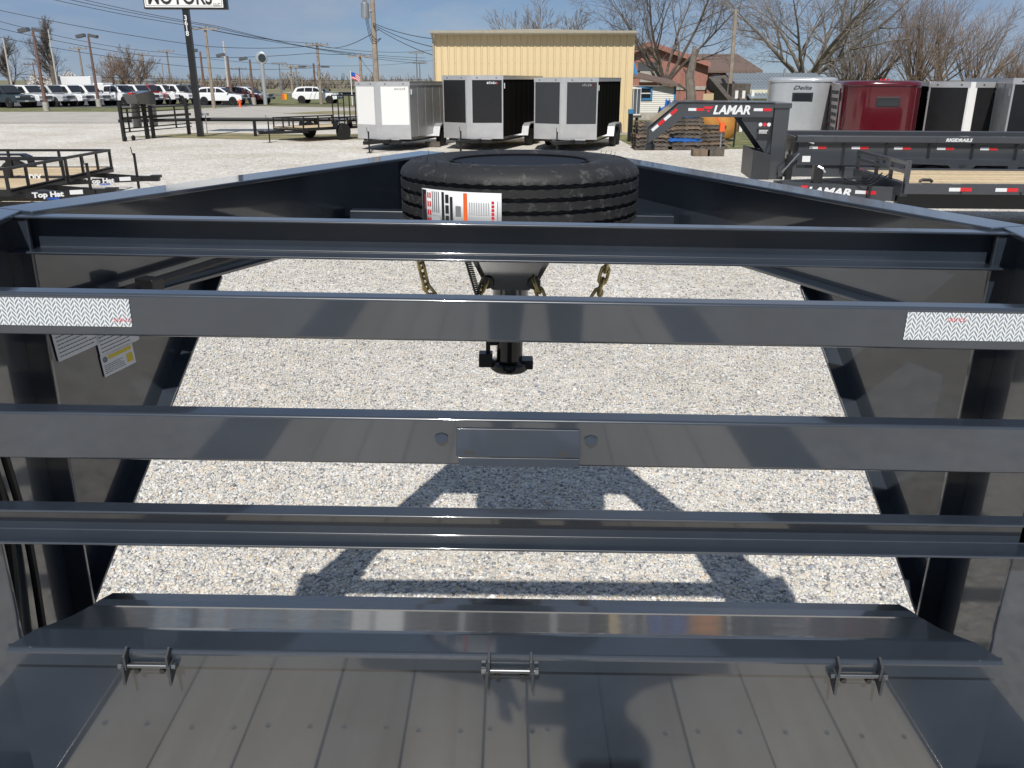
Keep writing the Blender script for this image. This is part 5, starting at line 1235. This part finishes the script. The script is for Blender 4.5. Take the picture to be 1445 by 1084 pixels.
# ------------------------------------------------------------------ bare trees
def tree(loc, h, seed, label, r0=.28, tf=.16, limb=.42, spread=.75, levels=5, kids=(6, 6, 5, 5, 4), mt='bark', tw='bark', up=.2, name='bare_tree', group='bare trees around the yard', min_r=.007, ratio=.60, wig=.15, lean=(0, 0), stems=1, blossom=0):
    """tf: trunk share of the height, limb: first limbs' share"""
    rr = random.Random(seed); T, Cn = MB(), MB(); bl = []
    def grow(p, d, L_, r_, lev):
        n_ = 6 if lev < 2 else (4 if lev < 3 else (3 if lev < levels else 2)); pts = [p]; rs = [r_]; q = p.copy(); dd = d.copy()
        for k in range(n_):
            w = wig*(.5+.35*lev)
            dd = (dd+Vector((rr.uniform(-w, w), rr.uniform(-w, w), rr.uniform(-w, w)+up*.10*(1 if lev else 0)))).normalized()
            q = q+dd*(L_/n_); pts.append(q.copy()); rs.append(max(min_r*.6, r_*(1-.80*(k+1)/n_)) if lev else r_*(1-.25*(k+1)/n_))
        (T if lev == 0 else Cn).tube(pts, rs, 9 if lev == 0 else (6 if lev == 1 else (4 if lev == 2 else 3)), cap=False)
        if blossom and lev >= levels-1: bl.extend(pts[1:])
        if lev >= levels: return
        nk = kids[min(lev, len(kids)-1)]; lo = (.55 if tf < .5 else .16) if lev == 0 else .18
        for k in range(nk):
            t = min(lo+(1-lo)*(k+rr.uniform(.1, .9))/nk, .999)
            i = min(n_-1, int(t*n_)); f_ = t*n_-i; c = pts[i].lerp(pts[i+1], f_); rc = rs[i]+(rs[i+1]-rs[i])*f_
            dl = (pts[i+1]-pts[i]).normalized(); az = rr.uniform(0, 6.283) if lev else 6.283*k/nk+rr.uniform(-.5, .5)
            h_ = Vector((0,0,1)) if abs(dl.z) < .9 else Vector((1,0,0)); a_ = dl.cross(h_).normalized(); b2 = dl.cross(a_)
            sp = rr.uniform(.5, 1.15)*spread; nd = (dl+(a_*math.cos(az)+b2*math.sin(az))*sp*1.2).normalized()
            nd = (nd+Vector((0,0,up*.35))).normalized()
            nl = h*limb*rr.uniform(.75, 1.15)*(1 if tf < .5 else 1.15-.75*t) if lev == 0 else L_*rr.uniform(ratio*.7, ratio*1.15)*(1-.35*t)
            grow(c, nd, nl, max(min_r, rc*(rr.uniform(.5, .72) if lev else rr.uniform(.38, .6))), lev+1)
        if lev: grow(pts[-1], dd, L_*ratio*.6, max(min_r, rs[-1]), lev+1)
    for s_ in range(stems):
        d0 = Vector((lean[0], lean[1], 1)) if stems == 1 else Vector((rr.uniform(-.55, .55), rr.uniform(-.4, .4), 1))
        p0 = Vector((0, 0, -.1)) if stems == 1 else Vector((rr.uniform(-.7, .7), rr.uniform(-.5, .5), -.1))
        grow(p0, d0.normalized(), h*tf, r0, 0)
    e = empty(name, loc, 0, label, 'tree', group)
    T.build('trunk', M[mt], e, smooth=True, fix=False); Cn.build('crown', M[tw], e, smooth=True, fix=False)
    if blossom:
        m = MB()
        for p in bl:
            for k in range(blossom):
                c = p+Vector((rr.gauss(0, .25), rr.gauss(0, .25), rr.gauss(0, .25))); a_ = Vector((rr.uniform(-1, 1), rr.uniform(-1, 1), rr.uniform(-1, 1))).normalized()*.10; b2 = Vector((rr.uniform(-1, 1), rr.uniform(-1, 1), rr.uniform(-1, 1))).normalized()*.10
                m.add([c-a_, c+b2, c+a_, c-b2], [(0, 1, 2, 3)])
        o = m.build('blossom', M['blossom'], e, fix=False); o['kind'] = 'stuff'
    return e
gp = lambda px, Y: (P(px, 130, Y).x, Y, 0)
tree(gp(940, 62), 13.5, 11, 'large spreading bare tree behind the white house', r0=.34, tf=.19, limb=.54, spread=.92, mt='bark', tw='bark', kids=(7, 7, 6, 5, 4), up=.16, ratio=.58)
tree(gp(1140, 54), 13.5, 23, 'large many-limbed bare tree behind the silver horse trailer', r0=.40, tf=.21, limb=.55, spread=.88, mt='bark_grey', tw='bark_grey', kids=(8, 7, 6, 5, 4), up=.16, ratio=.58)
for px, Y, h_, sd_, st_, lab in ((1235, 55, 9.0, 31, 4, 'upright many-stemmed bare tree behind the red horse trailer'), (1300, 52, 9.2, 37, 5, 'upright many-stemmed bare tree between the red and the black trailers'),
        (1366, 50, 7.6, 43, 5, 'upright many-stemmed bare tree behind the black enclosed trailer'), (1432, 54, 5.2, 41, 5, 'low tangled bare tree at the right edge of the photo'), (1195, 60, 6.5, 47, 4, 'small bare tree between the shed and the red horse trailer')):
    tree(gp(px, Y), h_, sd_, lab, r0=.13, tf=.30, limb=.40, stems=st_, spread=.55, mt='bark_red', tw='bark_red', kids=(6, 5, 4, 4, 3), up=.30, levels=4, ratio=.60, wig=.17, min_r=.006)
tree(gp(748, 66), 8.8, 53, 'bare tree top peeping over the middle of the yellow building roof', r0=.2, tf=.25, limb=.5, spread=.55, tw='bark_grey', mt='bark_grey', up=.4, levels=4, min_r=.014)
tree(gp(795, 66), 8.6, 59, 'bare tree top peeping over the right part of the yellow building roof', r0=.2, tf=.25, limb=.5, spread=.55, tw='bark_grey', mt='bark_grey', up=.4, levels=4, min_r=.014)
tree(gp(18, 112), 9.4, 61, 'leftmost bare tree behind the parked cars', r0=.28, tf=.62, limb=.36, spread=.70, levels=4, kids=(14, 7, 5, 4), min_r=.012, up=.22)
tree(gp(80, 110), 11.0, 67, 'tall pointed bare tree behind the parked cars', r0=.30, tf=.72, limb=.33, spread=.66, levels=4, kids=(18, 7, 5, 4), min_r=.012, up=.25)
tree(gp(168, 128), 7.2, 71, 'left of the two round-headed bare trees near the silos', r0=.18, tf=.3, limb=.42, stems=2, spread=.55, levels=4, kids=(8, 6, 5, 4), min_r=.016, up=.3, mt='bark_red', tw='bark_red')
tree(gp(186, 126), 7.6, 73, 'right of the two round-headed bare trees near the silos', r0=.2, tf=.3, limb=.42, stems=2, spread=.55, levels=4, kids=(8, 6, 5, 4), min_r=.016, up=.3, mt='bark_red', tw='bark_red')
tree(gp(72, 122), 3.6, 79, 'low white flowering tree left of the tall bare tree trunk', r0=.12, stems=3, tf=.3, spread=.8, levels=3, kids=(5, 5, 4), min_r=.02, name='flowering_tree', group='white flowering trees', blossom=5)
tree(gp(98, 122), 3.6, 83, 'low white flowering tree right of the tall bare tree trunk', r0=.12, stems=3, tf=.3, spread=.8, levels=3, kids=(5, 5, 4), min_r=.02, name='flowering_tree', group='white flowering trees', blossom=5)
# dead broken trunk
m = MB(); Yd = 52; bz = P(975, 65, Yd).z; m.tube([(0, 0, 0), (.05, 0, bz*.35), (-.12, 0, bz*.62), (.02, 0, bz*.8), (.06, 0, bz)], [.34, .30, .26, .20, .10], 9); e = empty('dead_tree', (P(974, 140, Yd).x, Yd, 0), 0, 'broken dead trunk before the brick building', 'tree')
m.build('trunk', M['bark_grey'], e, smooth=True)
for a_, b_ in (((.0, 0, bz*.40), (-.75, 0, bz*.52)), ((-.08, 0, bz*.6), (-.5, .1, bz*.72)), ((.02, 0, bz*.8), (.35, 0, bz*.98))):
    m = MB(); m.tube([a_, b_], [.13, .05], 6); m.build('branch_stub', M['bark'], e, smooth=True)
# far low wood on the horizon
rr = random.Random(5); m = MB()
for k in range(300):
    x = rr.uniform(-130, 60); y = rr.uniform(215, 290); h_ = rr.uniform(1.8, 4.6)
    for j in range(9):
        dx = rr.uniform(-1.5, 1.5); hh = h_*rr.uniform(.6, 1); m.tube([(x+dx*.2, y, 0), (x+dx*.7, y+rr.uniform(-1, 1), hh*.55), (x+dx*1.4, y+rr.uniform(-1, 1), hh)], [.16, .12, .05], 3, cap=False)
o = m.build('far_wood', M['bark_grey'], None, fix=False); tag(o, 'thin far-off bare woodland along the left horizon', 'wood', kind='stuff')

# ------------------------------------------------------------------ parked vehicles
def vehicle(kind):
    """front towards +x; returns root with parts; paint on slot 0 of body pieces"""
    e = empty('parked_pickup' if kind == 'pickup' else 'parked_suv', (0, 0, 0)); Wd = .98
    Lh = 2.85 if kind == 'pickup' else 2.45
    zb, zh, zr_ = .48, 1.18, 1.92 if kind == 'pickup' else 1.70
    def shell(prof, w0, w1, nm, mt, bev=.05):
        m_ = MB(); n_ = len(prof); vs_ = []
        for s in (-1, 1):
            for (x, z) in prof:
                f_ = (z-zb)/(zr_-zb); vs_.append((x, s*(w0+(w1-w0)*max(0, f_)), z))
        fs_ = [tuple(range(n_)), tuple(range(2*n_-1, n_-1, -1))]+[(i, i+n_, (i+1) % n_+n_, (i+1) % n_) for i in range(n_)]
        m_.add(vs_, fs_); return m_.build(nm, mt, e, bevel=bev)
    body = M['car_white']
    if kind == 'pickup':
        low = [(-Lh, .62), (-Lh, 1.16), (-.95, 1.20), (.95, 1.20), (1.25, 1.18), (2.55, 1.10), (2.80, 1.0), (2.85, .52), (2.35, .48), (-2.3, .48)]
        cab = [(-1.05, 1.20), (-.90, 1.86), (-.6, zr_), (.45, zr_), (.75, 1.88), (1.42, 1.20)]
        wins = [((-.85, 1.28), (-.76, 1.76), (-.02, 1.80), (-.02, 1.28)), ((.06, 1.28), (.06, 1.80), (.62, 1.78), (1.10, 1.28))]; ws_ = ((.82, 1.83), (1.36, 1.26)); wx = (-1.75, 1.85); rw = .40
    else:
        low = [(-Lh, .60), (-Lh-.02, 1.02), (-2.3, 1.10), (.9, 1.10), (1.2, 1.07), (2.1, .98), (2.40, .86), (2.45, .50), (2.0, .42), (-2.0, .42)]
        cab = [(-2.38, 1.08), (-2.05, 1.56), (-1.65, zr_-.02), (-.7, zr_), (-.05, zr_-.03), (.22, 1.60), (1.12, 1.08)]
        wins = [((-2.02, 1.2), (-1.82, 1.50), (-1.15, 1.58), (-1.15, 1.2)), ((-1.07, 1.2), (-1.07, 1.585), (-.30, 1.58), (-.30, 1.2)), ((-.22, 1.2), (-.22, 1.575), (.12, 1.54), (.72, 1.2))]; ws_ = ((.26, 1.585), (1.06, 1.12)); wx = (-1.45, 1.5); rw = .36
    shell(low, Wd, Wd*.93, 'body', body, .06); shell(cab, Wd*.97, Wd*.76, 'cab', body, .05)
    yw = lambda z: Wd*.97+(Wd*.76-Wd*.97)*(z-zb)/(zr_-zb)
    for s in (-1, 1):
        for q in wins:
            m_ = MB(); m_.slab([(x, s*(yw(z)+.004), z) for x, z in q], (0, s*.012, 0)); m_.build('side_window', M['glass'], e)
        for x in wx:
            wheel(e, (x, s*(Wd-.09), rw), rw, .26, axis=1, rim='galv')
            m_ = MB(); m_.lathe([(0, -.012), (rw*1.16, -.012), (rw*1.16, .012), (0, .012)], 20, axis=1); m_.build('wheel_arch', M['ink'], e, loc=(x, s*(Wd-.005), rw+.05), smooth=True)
        xf = Lh if kind == 'pickup' else 2.42
        m_ = MB(); m_.box(xf-.12, xf+.015, min(s*.55, s*.92), max(s*.55, s*.92), .86, 1.02); m_.build('headlight', M['headlamp'], e, bevel=.03)
        m_ = MB(); m_.box(.95, 1.12, min(s*.98, s*1.20), max(s*.98, s*1.20), 1.22, 1.42); m_.build('mirror', M['ink'], e, bevel=.03)
        m_ = MB(); m_.box(-Lh-.01, -Lh+.03, min(s*.8, s*.94), max(s*.8, s*.94), .85, 1.1); m_.build('tail_light', M['tape_red'], e)
    (xa_, za_), (xb_, zb_2) = ws_
    m_ = MB(); m_.slab([(xa_, -yw(za_)+.10, za_), (xa_, yw(za_)-.10, za_), (xb_, yw(zb_2)-.12, zb_2), (xb_, -yw(zb_2)+.12, zb_2)], (.03, 0, .03)); m_.build('windscreen', M['glass'], e)
    xf = Lh if kind == 'pickup' else 2.43
    m_ = MB(); m_.box(xf-.05, xf+.02, -.44, .44, .74, 1.00); g_ = m_.build('grille', M['ink'], e, bevel=.02)
    for z in (.78, .88, .98):
        m_ = MB(); m_.box(xf+.015, xf+.03, -.5, .5, z-.012, z+.012); m_.build('grille_bar', M['steel'], g_)
    m_ = MB(); m_.box(xf-.1, xf+.06, -.92, .92, .50, .68); m_.build('front_bumper', M['steel' if kind == 'pickup' else 'ink'], e, bevel=.03)
    m_ = MB(); m_.box(xf+.06, xf+.07, -.17, .17, .54, .64); m_.build('number_plate', M['print_white'], e)
    if kind == 'pickup':
        m_ = MB(); m_.box(-Lh+.06, -1.08, -.80, .80, 1.14, 1.205); m_.build('bed', M['ink'], e)
    return e
protos = {}
def park(kind, paint, px, pyb, rz, label, sc=1):
    if kind not in protos: protos[kind] = (vehicle(kind), [True]); bpy.context.view_layer.update()
    pr0, first = protos[kind]; loc = G(px, pyb)
    if first[0]: c = pr0; first[0] = False; kids_ = None
    else:
        c = pr0.copy(); COL.objects.link(c)
        for ch in [q for q in bpy.data.objects if q.parent == pr0]:
            d_ = ch.copy(); COL.objects.link(d_); d_.parent = c
            for g_ in [q for q in bpy.data.objects if q.parent == ch]:
                h_ = g_.copy(); COL.objects.link(h_); h_.parent = d_
            if ch.name.split('.')[0] in ('body', 'cab'):
                d_.material_slots[0].link = 'OBJECT'; d_.material_slots[0].material = M[paint]
    c.location = loc; c.rotation_euler = (0, 0, rz); c.scale = (sc, sc, sc)
    tag(c, label, 'pickup' if kind == 'pickup' else 'car', 'vehicles parked in the car lot')
park('pickup', 'car_white', 168, 149, R(-24), 'white crew cab pickup shown side on, just right of the second floodlight post')
park('suv', 'car_white', 315, 148.5, R(-8), 'white SUV side on, right of the dealer sign post')
FR = R(-24)
park('pickup', 'car_dark', 8, 152, FR, 'very dark pickup at the far left edge of the car lot')
park('pickup', 'car_white', 40, 151, FR, 'white pickup second from the left edge of the car lot')
park('pickup', 'car_silver', 72, 150.5, FR, 'silver pickup behind the leftmost floodlight post')
park('pickup', 'car_white', 99, 150, FR, 'white pickup between the silver pickup and the black-grilled one')
park('pickup', 'car_white', 122, 149.5, FR, 'white pickup left of the second floodlight post')
park('pickup', 'car_white', 194, 148.2, R(-30), 'white pickup left of the red pickup')
park('pickup', 'car_red', 212, 147.6, R(-30), 'bright red pickup in the middle of the car lot')
park('pickup', 'car_white', 232, 147.4, R(-30), 'white pickup directly right of the red pickup')
park('pickup', 'car_white', 251, 147.4, R(-30), 'white pickup left of the grey pickup near the sign post')
park('pickup', 'car_grey', 268, 147.4, R(-30), 'grey pickup partly behind the dealer sign post')
park('suv', 'car_dark', 285, 147, R(-28), 'black car just right of the dealer sign post')
park('suv', 'car_maroon', 343, 147.2, R(-10), 'dark maroon car at the right end of the car lot')
park('suv', 'car_white', 352, 147, R(-10), 'white car half hidden behind the dark maroon car')
park('suv', 'car_white', 449, 146.3, R(-4), 'white SUV driving on the far road behind the raised ramp gate')
for k, px in enumerate((22, 50, 78, 106)):
    park('suv', 'car_white', px, 139.5-k*.3, FR, ['white car roof in the back row, far left', 'white car roof in the back row behind the silver pickup', 'white car roof in the back row left of the tall tree', 'white car roof in the back row before the box van'][k])
bv = P(117, 138, 112); e = empty('box_van', (bv.x, 112, 0), R(-10), 'white box body of a van behind the parked pickups', 'van')
m = MB(); m.box(-2.6, 2.2, -1.1, 1.1, .9, 2.75); m.build('box', M['car_white'], e, bevel=.05); m = MB(); m.box(2.25, 3.8, -1, 1, .6, 2.0); m.build('cab', M['car_white'], e, bevel=.15)
for x in (-1.6, 2.9):
    for s in (-1, 1): wheel(e, (x, s*.95, .4), .4, .25, axis=1)
# silos, low sheds, barrels in the far left
for px, lab in ((206, 'left pale grain silo beyond the red pickup'), (214, 'right pale grain silo beyond the red pickup')):
    Ys = 210; p = P(px, 130, Ys); hs = P(px, 109, Ys).z; e = empty('grain_silo', (p.x, Ys, 0), 0, lab, 'silo', 'grain silos')
    m = MB(); m.lathe([(1.05, 0), (1.05, hs-.8)], 24); m.build('shell', M['galv'], e, smooth=True); m = MB(); m.lathe([(1.1, hs-.8), (.2, hs), (0, hs)], 24); m.build('roof', M['galv'], e, smooth=True)
def low_shed(px0, px1, pyt, Y, mt, lab, roof):
    a_, b_ = P(px0, 130, Y).x, P(px1, 130, Y).x; hh = P(px0, pyt, Y).z; e = empty('low_shed', ((a_+b_)/2, Y, 0), 0, lab, 'shed', 'far low sheds'); w_ = (b_-a_)/2
    m = MB(); m.box(-w_, w_, 0, 6, 0, hh*.72); m.build('wall', M[mt], e); m = MB(); m.prism([(-.4, hh*.72), (3, hh), (6.4, hh*.72)], 0, -w_-.3, w_+.3); m.build('roof', M[roof], e)
low_shed(170, 232, 125.5, 150, 'siding', 'long far shed with a blue roof behind the red pickup', 'blue_tarp')
low_shed(230, 282, 124.5, 160, 'brick', 'long far shed with a brick red roof left of the sign post', 'brick')
low_shed(285, 325, 126, 170, 'car_grey', 'far dark shed right of the sign post', 'car_grey')
low_shed(398, 440, 132, 175, 'siding', 'far blue canopy left of the white SUV on the road', 'blue_tarp')
low_shed(440, 482, 132, 165, 'car_dark', 'far blue roofed stand right of the white SUV on the road', 'blue_tarp')
low_shed(478, 500, 130, 150, 'ink', 'far black shed beside the white-nosed trailer', 'ink')
q = P(450, 132, 150)
for px, lab in ((369, 'yellow barrel left of the round sign mast foot'), (401, 'orange topped barrel beyond the road, left of a pair'), (404, 'yellow barrel beyond the road, right of a pair'), (432, 'yellow barrel left of the white SUV on the road')):
    p = P(px, 145, 112); m = MB(); m.lathe([(.34, 0), (.36, .3), (.34, .6), (.36, .9), (.34, 1.4), (0, 1.42)], 14); o = m.build('barrel', M['barrel_yellow' if px != 401 else 'orange_ink'], None, loc=(p.x, 112, 0), smooth=True); o.scale = (.55, .55, .5); tag(o, lab, 'barrel', 'barrels along the far road')
q = G(339, 151.5); m = MB(); m.lathe([(.14, 0), (.12, .08), (.10, .5), (.13, .55), (.08, .68), (0, .72)], 10); m.lathe([(.05, -.18), (.05, .18)], 8, c=(0, 0, .45), axis=0); o = m.build('fire_hydrant', M['orange_ink'], None, loc=q, smooth=True); tag(o, 'small orange hydrant on the verge near the maroon car', 'hydrant')

# ------------------------------------------------------------------ the person taking the picture (seen only as shadow and reflection)
pe = empty('person', (0, 0, 0), 0, 'person in dark clothes and cap raising a phone, seen as a reflected shadow', 'person')
def skin_body(name, J, E, mt, parent):
    me = bpy.data.meshes.new(name); ks = list(J); me.from_pydata([J[k][0] for k in ks], [(ks.index(a), ks.index(b)) for a, b in E], [])
    o = bpy.data.objects.new(name, me); COL.objects.link(o); o.parent = parent; me.materials.append(M[mt])
    sk = o.modifiers.new('skin', 'SKIN'); sk.use_smooth_shade = True
    if not me.skin_vertices: 
        bpy.context.view_layer.objects.active = o
    for i, k in enumerate(ks):
        r_ = J[k][1]; me.skin_vertices[0].data[i].radius = (r_, r_*(.8 if k in ('chest', 'belly', 'pelvis') else 1))
        me.skin_vertices[0].data[i].use_root = (i == 0)
    s_ = o.modifiers.new('sub', 'SUBSURF'); s_.levels = 2; s_.render_levels = 2
    return o
bz, by, bx_ = DECK, -.20, .09
J = {'pelvis': ((bx_, by, bz+.97), .155), 'belly': ((bx_, by+.01, bz+1.13), .15), 'chest': ((bx_, by, bz+1.33), .185), 'neck': ((bx_, by+.01, bz+1.52), .062), 'head': ((bx_, by+.045, bz+1.64), .085), 'crown': ((bx_, by+.03, bz+1.76), .075)}
E = [('pelvis', 'belly'), ('belly', 'chest'), ('chest', 'neck'), ('neck', 'head'), ('head', 'crown')]
for s, n_ in ((-1, 'l'), (1, 'r')):
    J['sh'+n_] = ((bx_+s*.19, by-.01, bz+1.45), .068); J['el'+n_] = ((-.50 if s < 0 else .47, by+.04, bz+1.33), .060); J['wr'+n_] = ((s*.13, by+.115, bz+1.40), .036)
    J['hip'+n_] = ((bx_+s*.10, by, bz+.90), .095); J['kn'+n_] = ((bx_+s*.12, by+.02, bz+.50), .064); J['an'+n_] = ((bx_+s*.13, by-.02, bz+.10), .046); J['toe'+n_] = ((bx_+s*.15, by+.13, bz+.045), .04)
    E += [('chest', 'sh'+n_), ('sh'+n_, 'el'+n_), ('el'+n_, 'wr'+n_), ('pelvis', 'hip'+n_), ('hip'+n_, 'kn'+n_), ('kn'+n_, 'an'+n_), ('an'+n_, 'toe'+n_)]
    # hand: palm and five fingers closed on the phone edge
    w = Vector(J['wr'+n_][0]); J['pa'+n_] = ((w.x-s*.012, w.y+.035, w.z+.03), .024); E.append(('wr'+n_, 'pa'+n_))
    for k, (dz, L_) in enumerate(((.045, .055), (.030, .062), (.014, .058), (-.002, .046))):
        a_ = 'f%d%s' % (k, n_); J[a_] = ((w.x-s*.004, w.y+.055, w.z+.03+dz*.5), .0085); J[a_+'m'] = ((w.x+s*.004, w.y+.078, w.z+.03+dz), .0085); J[a_+'t'] = ((w.x-s*.026, w.y+.078+.012, w.z+.035+dz), .008)
        E += [('pa'+n_, a_), (a_, a_+'m'), (a_+'m', a_+'t')]
    J['th'+n_] = ((w.x-s*.03, w.y+.035, w.z+.055), .0095); J['tt'+n_] = ((w.x-s*.045, w.y+.052, w.z+.08), .0085); E += [('pa'+n_, 'th'+n_), ('th'+n_, 'tt'+n_)]
try:
    bo = skin_body('body', J, E, 'shirt', pe)
except Exception as ex:
    print('person', ex)
m = MB(); m.lathe([(0, 0), (.10, 0), (.105, .03), (.09, .09), (.05, .125), (0, .135)], 20, c=(bx_, by+.03, bz+1.745)); m.box(bx_-.07, bx_+.07, by+.10, by+.20, bz+1.748, bz+1.758); m.build('cap', M['ink'], pe, smooth=True)
m = MB(); m.lathe([(.215, .74), (.2, .86), (.19, 1.0)], 20, c=(0, 0, 0)); 
m = MB(); m.box(-.075, .075, -.016, -.007, -.037, .037); o = m.build('phone', M['black_gloss'], None, bevel=.003, loc=(0, -.012, HC), rot=(-PITCH, 0, 0)); tag(o, 'black phone held up in both hands of the person on the deck', 'phone')
